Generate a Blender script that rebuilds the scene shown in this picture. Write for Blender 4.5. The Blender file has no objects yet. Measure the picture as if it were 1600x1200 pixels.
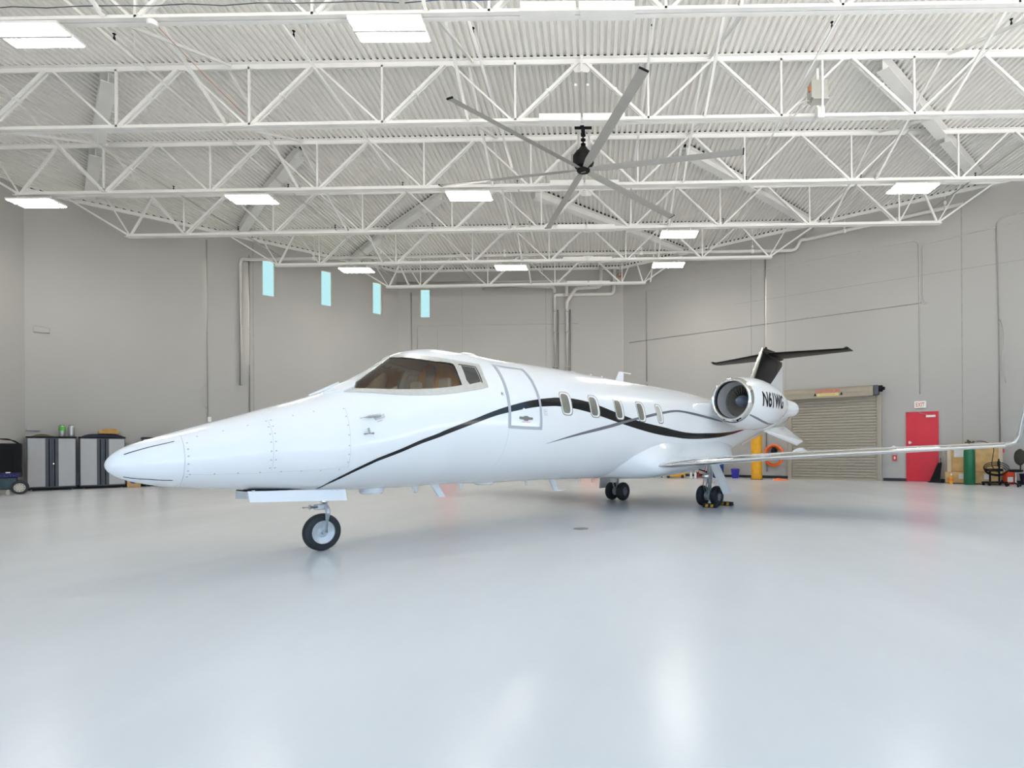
import bpy, bmesh, math, random
from mathutils import Vector, Matrix
from mathutils.geometry import delaunay_2d_cdt
random.seed(7)
PI = math.pi
S = bpy.context.scene
COL = S.collection

# ------------------------------------------------------------------ materials
def mat(name, color, rough=.5, metal=0., coat=0., noise=0., nscale=6., bump=0., bscale=40., spec=.5, emit=None, estr=0., alpha=None):
    m = bpy.data.materials.new(name); m.use_nodes = True
    nt = m.node_tree; b = nt.nodes['Principled BSDF']
    b.inputs['Base Color'].default_value = (*color, 1)
    b.inputs['Roughness'].default_value = rough
    b.inputs['Metallic'].default_value = metal
    b.inputs['Coat Weight'].default_value = coat
    b.inputs['Coat Roughness'].default_value = .04
    b.inputs['Specular IOR Level'].default_value = spec
    if emit:
        b.inputs['Emission Color'].default_value = (*emit, 1); b.inputs['Emission Strength'].default_value = estr
    if noise or bump:
        tc = nt.nodes.new('ShaderNodeTexCoord')
    if noise:
        n = nt.nodes.new('ShaderNodeTexNoise'); n.inputs['Scale'].default_value = nscale; n.inputs['Detail'].default_value = 5
        r = nt.nodes.new('ShaderNodeValToRGB')
        r.color_ramp.elements[0].position = .3; r.color_ramp.elements[1].position = .7
        r.color_ramp.elements[0].color = tuple(c*(1-noise) for c in color)+(1,)
        r.color_ramp.elements[1].color = tuple(min(1, c*(1+noise)) for c in color)+(1,)
        nt.links.new(tc.outputs['Object'], n.inputs['Vector']); nt.links.new(n.outputs['Fac'], r.inputs['Fac'])
        nt.links.new(r.outputs['Color'], b.inputs['Base Color'])
    if bump:
        n2 = nt.nodes.new('ShaderNodeTexNoise'); n2.inputs['Scale'].default_value = bscale
        bp = nt.nodes.new('ShaderNodeBump'); bp.inputs['Strength'].default_value = bump; bp.inputs['Distance'].default_value = .01
        nt.links.new(tc.outputs['Object'], n2.inputs['Vector']); nt.links.new(n2.outputs['Fac'], bp.inputs['Height'])
        nt.links.new(bp.outputs['Normal'], b.inputs['Normal'])
    return m

def glass_mat(name, tint, gloss=.12):
    m = bpy.data.materials.new(name); m.use_nodes = True; nt = m.node_tree; nt.nodes.clear()
    o = nt.nodes.new('ShaderNodeOutputMaterial'); mx = nt.nodes.new('ShaderNodeMixShader')
    t = nt.nodes.new('ShaderNodeBsdfTransparent'); g = nt.nodes.new('ShaderNodeBsdfGlossy'); lw = nt.nodes.new('ShaderNodeFresnel')
    ad = nt.nodes.new('ShaderNodeMath'); ad.operation = 'ADD'; ad.inputs[1].default_value = gloss; ad.use_clamp = True
    t.inputs['Color'].default_value = (*tint, 1); g.inputs['Roughness'].default_value = .02; lw.inputs['IOR'].default_value = 1.45
    nt.links.new(lw.outputs[0], ad.inputs[0]); nt.links.new(ad.outputs[0], mx.inputs[0])
    nt.links.new(t.outputs[0], mx.inputs[1]); nt.links.new(g.outputs[0], mx.inputs[2]); nt.links.new(mx.outputs[0], o.inputs['Surface'])
    return m

def wall_mat(name, color):
    m = mat(name, color, .75, bump=.08, bscale=30.)
    nt = m.node_tree; b = nt.nodes['Principled BSDF']
    tc = nt.nodes.new('ShaderNodeTexCoord'); n = nt.nodes.new('ShaderNodeTexNoise'); n.inputs['Scale'].default_value = .35; n.inputs['Detail'].default_value = 6
    r = nt.nodes.new('ShaderNodeValToRGB')
    r.color_ramp.elements[0].position = .25; r.color_ramp.elements[1].position = .75
    r.color_ramp.elements[0].color = tuple(c*.96 for c in color)+(1,); r.color_ramp.elements[1].color = tuple(c*1.03 for c in color)+(1,)
    nt.links.new(tc.outputs['Object'], n.inputs['Vector']); nt.links.new(n.outputs['Fac'], r.inputs['Fac']); nt.links.new(r.outputs['Color'], b.inputs['Base Color'])
    return m

def floor_mat():
    m = bpy.data.materials.new('epoxy_floor'); m.use_nodes = True
    nt = m.node_tree; b = nt.nodes['Principled BSDF']
    tc = nt.nodes.new('ShaderNodeTexCoord')
    n = nt.nodes.new('ShaderNodeTexNoise'); n.inputs['Scale'].default_value = .5; n.inputs['Detail'].default_value = 8; n.inputs['Roughness'].default_value = .65
    mp = nt.nodes.new('ShaderNodeMapping'); mp.inputs['Scale'].default_value = (1.0, .35, 1)
    r = nt.nodes.new('ShaderNodeValToRGB')
    r.color_ramp.elements[0].position = .3; r.color_ramp.elements[1].position = .7
    c0, c1 = (.64, .66, .68), (.70, .72, .74)
    r.color_ramp.elements[0].color = (*c0, 1); r.color_ramp.elements[1].color = (*c1, 1)
    nt.links.new(tc.outputs['Object'], mp.inputs['Vector']); nt.links.new(mp.outputs[0], n.inputs['Vector'])
    nt.links.new(n.outputs['Fac'], r.inputs['Fac'])
    # thin dark scuffs
    v = nt.nodes.new('ShaderNodeTexNoise'); v.inputs['Scale'].default_value = 3.2; v.inputs['Detail'].default_value = 3
    mp2 = nt.nodes.new('ShaderNodeMapping'); mp2.inputs['Scale'].default_value = (.6, 3.0, 1)
    r2 = nt.nodes.new('ShaderNodeValToRGB'); r2.color_ramp.elements[0].position = .74; r2.color_ramp.elements[1].position = .80
    r2.color_ramp.elements[0].color = (1, 1, 1, 1); r2.color_ramp.elements[1].color = (.93, .93, .92, 1)
    nt.links.new(tc.outputs['Object'], mp2.inputs['Vector']); nt.links.new(mp2.outputs[0], v.inputs['Vector']); nt.links.new(v.outputs['Fac'], r2.inputs['Fac'])
    mul = nt.nodes.new('ShaderNodeMixRGB'); mul.blend_type = 'MULTIPLY'; mul.inputs[0].default_value = 1
    nt.links.new(r.outputs[0], mul.inputs[1]); nt.links.new(r2.outputs[0], mul.inputs[2]); nt.links.new(mul.outputs[0], b.inputs['Base Color'])
    rr = nt.nodes.new('ShaderNodeMapRange'); rr.inputs['To Min'].default_value = .20; rr.inputs['To Max'].default_value = .262
    nt.links.new(n.outputs['Fac'], rr.inputs['Value']); nt.links.new(rr.outputs[0], b.inputs['Roughness'])
    b.inputs['Specular IOR Level'].default_value = .20
    bp = nt.nodes.new('ShaderNodeBump'); bp.inputs['Strength'].default_value = .02; bp.inputs['Distance'].default_value = .02
    n3 = nt.nodes.new('ShaderNodeTexNoise'); n3.inputs['Scale'].default_value = 1.6; n3.inputs['Detail'].default_value = 2
    nt.links.new(tc.outputs['Object'], n3.inputs['Vector']); nt.links.new(n3.outputs['Fac'], bp.inputs['Height']); nt.links.new(bp.outputs[0], b.inputs['Normal'])
    return m

M = {}
M['steel'] = mat('painted_white_steel', (.87, .86, .835), .45, noise=.03, nscale=3)
M['deck'] = mat('painted_deck', (.92, .90, .86), .55, noise=.03, nscale=1.2)
M['wall'] = wall_mat('painted_concrete', (.425, .415, .395))
M['joint'] = mat('joint_sealant', (.33, .32, .30), .8, noise=.1)
M['conduit'] = mat('grey_conduit', (.47, .455, .43), .5, noise=.05)
M['wheel_grey'] = mat('wheel_grey', (.20, .20, .21), .45, metal=.3, noise=.1)
M['tail_black'] = mat('tail_black', (.007, .007, .007), .35, noise=.1, spec=.15)
M['seam'] = mat('seam_pale_grey', (.58, .60, .63), .5, noise=.03)
M['dark_glass'] = mat('dark_side_glass', (.02, .02, .02), .08, coat=1., noise=.1)
M['pipe'] = mat('white_pipe', (.68, .665, .63), .45, noise=.03)
M['floor'] = floor_mat()
M['apron'] = mat('apron_concrete', (.55, .54, .52), .8, noise=.08, nscale=.5)
M['base'] = mat('black_base', (.02, .021, .024), .5, noise=.1)
M['lamp_body'] = mat('lamp_body', (.8, .8, .78), .4, noise=.02)
M['lamp'] = mat('lamp_diffuser', (.9, .9, .9), .5, emit=(1, .955, .875), estr=54.)
M['paint'] = mat('aircraft_white', (.83, .84, .85), .25, coat=.6, noise=.012, nscale=1.5)
M['black'] = mat('aircraft_black', (.006, .006, .007), .15, coat=.25, noise=.1, spec=.35)
M['greystripe'] = mat('grey_stripe_paint', (.16, .155, .18), .25, coat=.6, noise=.05)
M['trim'] = mat('windshield_trim', (.56, .545, .50), .4, metal=.25, noise=.06, nscale=20)
M['doorgrey'] = mat('door_outline_grey', (.42, .44, .48), .4, noise=.04)
M['chrome'] = mat('polished_metal', (.82, .81, .79), .10, metal=1., noise=.03)
M['alu'] = mat('brushed_metal', (.55, .56, .57), .35, metal=.9, noise=.08, nscale=15)
M['silver'] = mat('silver_wheel', (.62, .64, .66), .4, metal=.4, noise=.06, nscale=20)
M['rubber'] = mat('tyre_rubber', (.018, .02, .024), .6, noise=.2, nscale=8)
M['dark'] = mat('dark_matter', (.009, .009, .010), .6, noise=.2, spec=.2)
M['fanblade'] = mat('turbine_blade', (.26, .24, .20), .35, metal=.3, noise=.1)
M['spinner'] = mat('spinner_grey', (.20, .24, .32), .35, noise=.1)
M['duct'] = mat('inlet_duct', (.50, .50, .50), .4, noise=.05, nscale=25)
M['windpane'] = mat('cabin_shade_pane', (.21, .20, .165), .08, coat=1., noise=.25, nscale=2)
M['winlight'] = mat('cabin_blind', (.55, .52, .46), .25, coat=1., noise=.05)
M['windshield'] = glass_mat('tinted_windshield', (.98, .94, .86), .035)
M['winglass'] = glass_mat('window_glass', (.77, .84, .74), .02)
M['curtain'] = mat('orange_curtain', (.92, .42, .03), .7, noise=.15, nscale=5)
M['cream'] = mat('cream_leather', (.62, .50, .34), .6, noise=.08)
M['cockpit'] = mat('cockpit_brown', (.40, .28, .16), .6, noise=.2, nscale=6)
M['panel'] = mat('instrument_panel', (.05, .045, .04), .6, noise=.2)
M['red'] = mat('red_paint', (.62, .012, .03), .35, noise=.05)
M['shutter'] = mat('taupe_shutter', (.37, .33, .265), .45, noise=.03)
M['hood'] = mat('taupe_hood', (.34, .30, .235), .4, noise=.04)
M['white'] = mat('white_plastic', (.82, .82, .80), .45, noise=.02)
M['exitred'] = mat('exit_red', (.75, .16, .08), .5, noise=.03)
M['yellow'] = mat('safety_yellow', (.78, .38, .012), .45, noise=.06)
M['orange'] = mat('orange_hose', (.90, .17, .03), .5, noise=.08)
M['blue'] = mat('blue_plastic', (.01, .05, .25), .45, noise=.1)
M['purple'] = mat('violet_blue_plastic', (.035, .025, .40), .45, noise=.1)
M['navy'] = mat('navy_fabric', (.012, .012, .04), .7, noise=.2)
M['wood'] = mat('crate_wood', (.62, .40, .17), .7, noise=.18, nscale=4)
M['card'] = mat('cardboard', (.52, .33, .15), .8, noise=.08)
M['gold'] = mat('tan_box', (.50, .29, .08), .7, noise=.1)
M['green'] = mat('cylinder_green', (.008, .13, .05), .35, noise=.1)
M['limegreen'] = mat('label_green', (.10, .50, .06), .5, noise=.1)
M['tin'] = mat('tin_can', (.50, .51, .50), .3, metal=.7, noise=.1)
M['cabgrey'] = mat('cabinet_light_grey', (.46, .46, .47), .4, noise=.03)
M['cabdark'] = mat('cabinet_charcoal', (.065, .075, .09), .4, noise=.08)
M['fangrey'] = mat('fan_blade_grey', (.41, .405, .39), .45, metal=.2, noise=.04)
M['box'] = mat('grey_box', (.44, .43, .39), .5, noise=.06)
M['cable_blue'] = mat('blue_cable', (.03, .07, .2), .5, noise=.1)
M['cable_orange'] = mat('orange_cable', (.55, .17, .06), .5, noise=.1)
M['paper'] = mat('paper', (.75, .74, .74), .7, noise=.05)
M['brown'] = mat('brown_cloth', (.10, .075, .04), .8, noise=.3)
M['logo_blue'] = mat('logo_blue', (.02, .05, .35), .5, noise=.05)
M['teal'] = mat('tank_dark_teal', (.012, .035, .04), .25, noise=.2)
M['floordrain'] = mat('drain_grey', (.20, .205, .21), .5, noise=.15, nscale=20)

# ------------------------------------------------------------------ mesh helpers
def obj(name, bm, m, parent=None, smooth=False, angle=None):
    if isinstance(bm, bpy.types.Mesh):
        me = bm
    else:
        bmesh.ops.recalc_face_normals(bm, faces=bm.faces)
        if smooth:
            for f in bm.faces: f.smooth = True
            if angle:
                for e in bm.edges:
                    if len(e.link_faces) == 2 and e.calc_face_angle(0) > angle: e.smooth = False
        me = bpy.data.meshes.new(name); bm.to_mesh(me); bm.free()
    if m is not None:
        for x in (m if isinstance(m, (list, tuple)) else [m]): me.materials.append(x)
    o = bpy.data.objects.new(name, me); COL.objects.link(o)
    if parent: o.parent = parent
    return o
def tag(o, label=None, cat=None, group=None, kind=None):
    if label: o['label'] = label
    if cat: o['category'] = cat
    if group: o['group'] = group
    if kind: o['kind'] = kind
    return o
def empty(name, loc=(0, 0, 0), rz=0, label=None, cat=None, group=None, parent=None):
    o = bpy.data.objects.new(name, None); COL.objects.link(o); o.location = loc; o.rotation_euler = (0, 0, rz); o.empty_display_size = .1
    if parent: o.parent = parent
    return tag(o, label, cat, group)
B = bmesh.new
def quad(bm, pts): return bm.faces.new([bm.verts.new(p) for p in pts])
def box(bm, c, s, rz=0, bev=0, R=None, mi=0):
    r = bmesh.ops.create_cube(bm, size=1)
    vs = r['verts']
    if bev:
        bmesh.ops.scale(bm, vec=s, verts=vs)
        es = list({e for v in vs for e in v.link_edges})
        rb = bmesh.ops.bevel(bm, geom=es, offset=bev, segments=2, affect='EDGES', profile=.5)
        vs = list({v for f in rb['faces'] for v in f.verts} | {v for v in vs if v.is_valid})
        fs = {f for v in vs for f in v.link_faces}; vs = list({v for f in fs for v in f.verts})
    else:
        bmesh.ops.scale(bm, vec=s, verts=vs)
    if R is not None: bmesh.ops.rotate(bm, matrix=R, cent=(0, 0, 0), verts=vs)
    if rz: bmesh.ops.rotate(bm, matrix=Matrix.Rotation(rz, 3, 'Z'), cent=(0, 0, 0), verts=vs)
    bmesh.ops.translate(bm, vec=c, verts=vs)
    if mi:
        for f in {f for v in vs for f in v.link_faces}: f.material_index = mi
    return vs
def frame(d):
    d = d.normalized(); up = Vector((0, 0, 1)) if abs(d.z) < .95 else Vector((1, 0, 0))
    x = d.cross(up).normalized(); y = x.cross(d).normalized()
    return x, y
def bar(bm, p, q, w, h):             # rectangular bar between two points, h measured in the up-ish direction
    p, q = Vector(p), Vector(q); x, y = frame(q-p)
    rings = []
    for c in (p, q): rings.append([bm.verts.new(c+x*(w/2*a)+y*(h/2*b)) for a, b in ((-1, -1), (1, -1), (1, 1), (-1, 1))])
    for i in range(4): bm.faces.new([rings[0][i], rings[0][(i+1) % 4], rings[1][(i+1) % 4], rings[1][i]])
    bm.faces.new(rings[0][::-1]); bm.faces.new(rings[1])
def tube(bm, pts, r, n=10, closed=False, caps=True):
    pts = [Vector(p) for p in pts]; N = len(pts); rings = []
    rs = r if isinstance(r, (list, tuple)) else [r]*N
    px = None
    for i, p in enumerate(pts):
        if closed: d = pts[(i+1) % N]-pts[i-1]
        else: d = pts[min(i+1, N-1)]-pts[max(i-1, 0)]
        d.normalize()
        if px is None: x, y = frame(d)
        else:
            x = (px-d*px.dot(d)).normalized(); y = d.cross(x).normalized()
        px = x
        rings.append([bm.verts.new(p+(x*math.cos(2*PI*k/n)+y*math.sin(2*PI*k/n))*rs[i]) for k in range(n)])
    for i in range(N if closed else N-1):
        A, Bq = rings[i], rings[(i+1) % N]
        for k in range(n): bm.faces.new([A[k], A[(k+1) % n], Bq[(k+1) % n], Bq[k]])
    if caps and not closed: bm.faces.new(rings[0][::-1]); bm.faces.new(rings[-1])
def fillet(pts, r, n=6):
    pts = [Vector(p) for p in pts]; out = [pts[0]]
    for i in range(1, len(pts)-1):
        a, b, c = pts[i-1], pts[i], pts[i+1]
        d1, d2 = (a-b), (c-b); q = min(r, d1.length*.49, d2.length*.49)
        p1, p2 = b+d1.normalized()*q, b+d2.normalized()*q
        for k in range(n+1):
            t = k/n; out.append(p1*(1-t)**2+b*2*t*(1-t)+p2*t*t)
    out.append(pts[-1]); return out
def lathe(bm, prof, origin=(0, 0, 0), axis=(1, 0, 0), n=48, capA=False, capB=False, mi=None):
    axis = Vector(axis).normalized(); x, y = frame(axis); o = Vector(origin); rings = []
    for (a, r) in prof:
        rings.append([bm.verts.new(o+axis*a+(x*math.cos(2*PI*k/n)+y*math.sin(2*PI*k/n))*r) for k in range(n)])
    for i in range(len(prof)-1):
        for k in range(n):
            f = bm.faces.new([rings[i][k], rings[i][(k+1) % n], rings[i+1][(k+1) % n], rings[i+1][k]])
            if mi: f.material_index = mi[i]
    if capA: bm.faces.new(rings[0][::-1])
    if capB: bm.faces.new(rings[-1])
def loft(bm, secs, capA=True, capB=True, closed=True):
    rings = [[bm.verts.new(p) for p in s] for s in secs]; n = len(secs[0])
    for i in range(len(rings)-1):
        for k in range(n if closed else n-1):
            bm.faces.new([rings[i][k], rings[i][(k+1) % n], rings[i+1][(k+1) % n], rings[i+1][k]])
    if capA: bm.faces.new(rings[0][::-1])
    if capB: bm.faces.new(rings[-1])
def prism(bm, poly, d):             # polygon (3D points) extruded by vector d
    loft(bm, [[Vector(p) for p in poly], [Vector(p)+Vector(d) for p in poly]])
def inpoly(p, poly):
    x, y = p; c = False; j = len(poly)-1
    for i in range(len(poly)):
        xi, yi = poly[i]; xj, yj = poly[j]
        if (yi > y) != (yj > y) and x < (xj-xi)*(y-yi)/(yj-yi)+xi: c = not c
        j = i
    return c
def dens(poly, step):
    out = []
    for i in range(len(poly)):
        a, b = poly[i], poly[(i+1) % len(poly)]; n = max(1, int(math.hypot(b[0]-a[0], b[1]-a[1])/step))
        out += [(a[0]+(b[0]-a[0])*k/n, a[1]+(b[1]-a[1])*k/n) for k in range(n)]
    return out
def cdt(poly, holes=(), step=.06, grid=True):
    polys = [dens(poly, step)]+[dens(h, step) for h in holes]; vs = []; es = []
    for p in polys:
        o = len(vs); vs += [Vector(q) for q in p]; es += [(o+i, o+(i+1) % len(p)) for i in range(len(p))]
    if grid:
        xs = [q[0] for q in poly]; ys = [q[1] for q in poly]; x = min(xs)+step*.5
        while x < max(xs):
            y = min(ys)+step*.5
            while y < max(ys):
                if inpoly((x, y), poly) and not any(inpoly((x, y), h) for h in holes):
                    if all((x-v.x)**2+(y-v.y)**2 > (step*.45)**2 for v in vs[:sum(map(len, polys))]): vs.append(Vector((x, y)))
                y += step
            x += step
    r = delaunay_2d_cdt(vs, es, [], 0, 1e-6)
    V = [(v.x, v.y) for v in r[0]]; F = []
    for f in r[2]:
        c = (sum(V[i][0] for i in f)/len(f), sum(V[i][1] for i in f)/len(f))
        if inpoly(c, poly) and not any(inpoly(c, h) for h in holes): F.append(tuple(f))
    return V, F
def surf_patch(bm, fn, poly, off, holes=(), step=.06, skirt=None, mi=0):
    V, F = cdt(poly, holes, step)
    vs = [bm.verts.new(fn(u, v, off)) for u, v in V]; fs = []
    for f in F:
        try: g = bm.faces.new([vs[i] for i in f]); g.material_index = mi; fs.append(g)
        except ValueError: pass
    if skirt is not None:
        low = {}
        for e in {e for f in fs for e in f.edges}:
            if len(e.link_faces) == 1:
                q = []
                for v in e.verts:
                    if v not in low:
                        i = vs.index(v); low[v] = bm.verts.new(fn(V[i][0], V[i][1], skirt))
                    q.append(v)
                bm.faces.new([q[0], q[1], low[q[1]], low[q[0]]])
    for v in [v for v in vs if not v.link_faces]: bm.verts.remove(v)
def text_mesh(txt, size=1., ext=0., align='CENTER', bold=0.):
    c = bpy.data.curves.new('t', 'FONT'); c.body = txt; c.size = size; c.align_x = align; c.align_y = 'CENTER'; c.extrude = ext; c.offset = bold; c.resolution_u = 3
    o = bpy.data.objects.new('t', c); COL.objects.link(o)
    dg = bpy.context.evaluated_depsgraph_get(); me = bpy.data.meshes.new_from_object(o.evaluated_get(dg))
    bpy.data.objects.remove(o); bpy.data.curves.remove(c)
    me.materials.clear()
    return me
def text_obj(name, txt, m, parent, mtx, w, h, ext=.004, bold=0.):
    me = text_mesh(txt, 1., 0, bold=bold); xs = [v.co.x for v in me.vertices]; ys = [v.co.y for v in me.vertices]
    sx, sy = w/(max(xs)-min(xs)), h/(max(ys)-min(ys)); cx, cy = (max(xs)+min(xs))/2, (max(ys)+min(ys))/2
    bm = B(); bm.from_mesh(me); bpy.data.meshes.remove(me)
    for v in bm.verts: v.co = ((v.co.x-cx)*sx, (v.co.y-cy)*sy, 0)
    r = bmesh.ops.extrude_face_region(bm, geom=bm.faces[:]); bmesh.ops.translate(bm, vec=(0, 0, ext), verts=[g for g in r['geom'] if isinstance(g, bmesh.types.BMVert)])
    bmesh.ops.transform(bm, matrix=mtx, verts=bm.verts)
    return obj(name, bm, m, parent)

# ------------------------------------------------------------------ camera
H = 1.225
cam = bpy.data.cameras.new('camera'); co = bpy.data.objects.new('camera', cam); COL.objects.link(co)
cam.sensor_fit = 'HORIZONTAL'; cam.sensor_width = 36; cam.lens = 880/1600*36
cam.shift_x = (800-930)/1600; cam.shift_y = (703.2-600)/1600; cam.clip_end = 500
rho = .006
co.matrix_world = Matrix(((math.cos(rho), math.sin(rho), 0, 0), (0, 0, -1, 0), (-math.sin(rho), math.cos(rho), 0, H), (0, 0, 0, 1)))
S.camera = co

# ------------------------------------------------------------------ setting: hangar shell
SL = .0105                                    # the roof falls to the left by about one per cent
def zdeck(x): return 10.20+SL*x               # underside of the roof deck
def zbot(x): return 8.745+SL*x                # bottom chords
CBL = Vector((-9.65, 27.67, 0)); CBR = Vector((1.41, 27.67, 0))
UL = Vector((-.713, -.7012, 0)); NL = Vector((.7012, -.713, 0))
PR = Vector((10.33, 21.65, 0)); UR = Vector((.83, -.5578, 0)); NR = Vector((-.5578, -.83, 0))
CLS = CBL+UL*12.9; CRS = PR+UR*8.3
YF = -3.2
def wall(name, P, u, nin, L, holes=(), m='wall', t0=0.):
    # slab in the (t, z) plane of the wall, .25 m thick, outside the room
    def top(t): return zdeck((P+u*t).x)+.05
    poly = [(t0, 0), (L, 0), (L, top(L)), (t0, top(t0))]
    V, F = cdt(poly, holes, 2.5, grid=False)
    bm = B(); a = [bm.verts.new(P+u*t+Vector((0, 0, z))) for t, z in V]; b = [bm.verts.new(P+u*t+Vector((0, 0, z))-nin*.25) for t, z in V]
    cnt = {}
    for f in F:
        bm.faces.new([a[i] for i in f]); bm.faces.new([b[i] for i in f][::-1])
        for k in range(len(f)):
            e = (f[k], f[(k+1) % len(f)]); key = tuple(sorted(e)); cnt.setdefault(key, []).append(e)
    for key, l in cnt.items():
        if len(l) == 1: i, j = l[0]; bm.faces.new([a[i], a[j], b[j], b[i]])
    return tag(obj(name, bm, M[m]), kind='structure')
def rect(t0, t1, z0, z1): return [(t0, z0), (t1, z0), (t1, z1), (t0, z1)]
bm = B(); quad(bm, [(-22, YF, 0), (22, YF, 0), (22, 31, 0), (-22, 31, 0)]); tag(obj('floor', bm, M['floor']), kind='structure')
bm = B(); quad(bm, [(-120, -120, -.03), (120, -120, -.03), (120, 60, -.03), (-120, 60, -.03)]); tag(obj('ground', bm, M['apron']), kind='structure')
# roof deck, ribs running away from the camera
def yend_(x): return min(27.95, 27.67+(x+9.65)*.7012/.713+.30 if x < -9.65 else 99, 21.65-(x-10.33)*.5578/.83+.28)
bm = B(); pitch = .1525; x = -19.05; prof = []
while x < 17.4:
    prof += [(x, 0), (x+.070, 0), (x+.086, .06), (x+.1365, .06)]; x += pitch
r0 = [bm.verts.new((px, YF, zdeck(px)+pz)) for px, pz in prof]; r1 = [bm.verts.new((px, yend_(px), zdeck(px)+pz)) for px, pz in prof]
for i in range(len(prof)-1): bm.faces.new([r0[i], r0[i+1], r1[i+1], r1[i]])
ceiling = tag(obj('ceiling', bm, M['deck']), kind='structure')
bm = B(); vs = [(-19.1, YF-.3), (17.5, YF-.3)]+[(q, yend_(q)) for q in (17.5, 1.1, .9, -9.4, -9.7, -19.1)]
loft(bm, [[Vector((a, b, zdeck(a)+.12)) for a, b in vs], [Vector((a, b, zdeck(a)+.3)) for a, b in vs]])
obj('roof_insulation', bm, M['deck'], ceiling)
WINS_L = [(5.41, 5.93, 7.76, 9.31), (3.08, 3.60, 7.76, 9.37), (.77, 1.27, 7.77, 9.32)]
w_left = wall('wall_left', CBL, UL, NL, 12.9, [rect(*w) for w in WINS_L])
w_back = wall('wall_back', CBL, Vector((1, 0, 0)), Vector((0, -1, 0)), 11.06, [rect(1.05, 1.59, 7.76, 9.20)])
w_right = wall('wall_right', PR, UR, NR, 8.3, t0=-10.75)
w_ls = wall('wall_left_side', CLS, Vector((0, -1, 0)), Vector((1, 0, 0)), CLS.y-YF)
w_rs = wall('wall_right_side', CRS, Vector((0, -1, 0)), Vector((-1, 0, 0)), CRS.y-9.0)
bm = B(); loft(bm, [[Vector((a, YF-q, zz)) for a, zz in ((-19, zdeck(-19)-1.0), (17.4, zdeck(17.4)-1.0), (17.4, zdeck(17.4)+.05), (-19, zdeck(-19)+.05))] for q in (0, .3)])
tag(obj('wall_front', bm, M['wall']), kind='structure')
w_fl = wall('wall_front_left', Vector((-19, YF, 0)), Vector((1, 0, 0)), Vector((0, 1, 0)), 7.5)
def wpt(side, t, z, off=0.):
    P, u, n = {'L': (CBL, UL, NL), 'R': (PR, UR, NR), 'B': (CBL, Vector((1, 0, 0)), Vector((0, -1, 0)))}[side]
    return P+u*t+n*off+Vector((0, 0, z))
def wmtx(side, t, z, off=0.):    # x along the wall as read by a viewer inside (left to right), y up, z towards the room
    n = {'L': NL, 'R': NR, 'B': Vector((0, -1, 0))}[side]; up = Vector((0, 0, 1)); x = up.cross(n).normalized()
    m = Matrix((x, up, n)).transposed().to_4x4(); m.translation = wpt(side, t, z, off); return m
def wbox(bm, side, t0, t1, z0, z1, o0, o1, bev=0):
    n = {'L': NL, 'R': NR, 'B': Vector((0, -1, 0))}[side]
    c = (wpt(side, (t0+t1)/2, (z0+z1)/2, (o0+o1)/2)); u = {'L': UL, 'R': UR, 'B': Vector((1, 0, 0))}[side]
    R = Matrix((u, n, u.cross(n))).transposed()
    box(bm, c, (abs(t1-t0), abs(o1-o0), abs(z1-z0)), R=R, bev=bev)
# baseboards
for side, nm, L, t0, t1 in (('R', 'baseboard_right', w_right, -10.7, -2.85), ('R', 'baseboard_right_mid', w_right, .66, 1.43), ('R', 'baseboard_right_end', w_right, 2.50, 8.2), ('L', 'baseboard_left', w_left, .05, 12.85), ('B', 'baseboard_back', w_back, .05, 1.8)):
    bm = B(); wbox(bm, side, t0, t1, 0, .11, .0, .012); tag(obj(nm, bm, M['base']), kind='structure')
# panel joints as grooves filled with sealant
def joint(side, par, t0, z0, t1, z1, w=.03):
    bm = B(); wbox(bm, side, min(t0, t1)-(w/2 if t0 == t1 else 0), max(t0, t1)+(w/2 if t0 == t1 else 0), z0-(w/2 if z0 == z1 else 0), z1+(w/2 if z0 == z1 else 0), -.002, .003)
    obj('panel_joint', bm, M['joint'], par)
joint('L', w_left, 6.25, .11, 6.25, 10.0)
joint('B', w_back, 7.26, 0, 7.26, 9.6); joint('B', w_back, 1.93, 0, 1.93, 7.3, .02); joint('B', w_back, 3.15, 0, 3.15, 9.6, .02)
joint('R', w_right, -4.37, .11, -4.37, 9.75); joint('R', w_right, 3.18, .11, 3.18, 9.9, .04); joint('R', w_right, -2.93, 3.7, -2.93, 9.6, .02); joint('R', w_right, -9.5, .11, -9.5, 8.8, .02)
joint('R', w_right, -5.05, 7.53, 7.9, 7.53, .02)
# white ledger angles under the deck edge
def ledger(name, a, b, n):
    bm = B(); a, b = Vector(a), Vector(b)
    pts = [a+n*.04, b+n*.04]
    bar(bm, Vector((pts[0].x, pts[0].y, zdeck(a.x)-.06)), Vector((pts[1].x, pts[1].y, zdeck(b.x)-.06)), .08, .12); le = tag(obj(name, bm, M['steel']), kind='structure')
    bm = B(); bar(bm, Vector((pts[0].x, pts[0].y, zdeck(a.x)+.033)), Vector((pts[1].x, pts[1].y, zdeck(b.x)+.033)), .10, .06); obj('rib_void_shade', bm, M['base'], le); return  # black bar stands in for the shade inside the ribs above the ledger
    bm = B()
    bar(bm, Vector((pts[0].x, pts[0].y, zdeck(a.x)-.06)), Vector((pts[1].x, pts[1].y, zdeck(b.x)-.06)), .08, .12)
    tag(obj(name, bm, M['steel']), kind='structure')
ledger('trim_1', CBL, CLS, NL); ledger('trim_2', CBL, CBR, Vector((0, -1, 0))); ledger('trim_3', PR-UR*10.7, CRS, NR)
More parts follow.
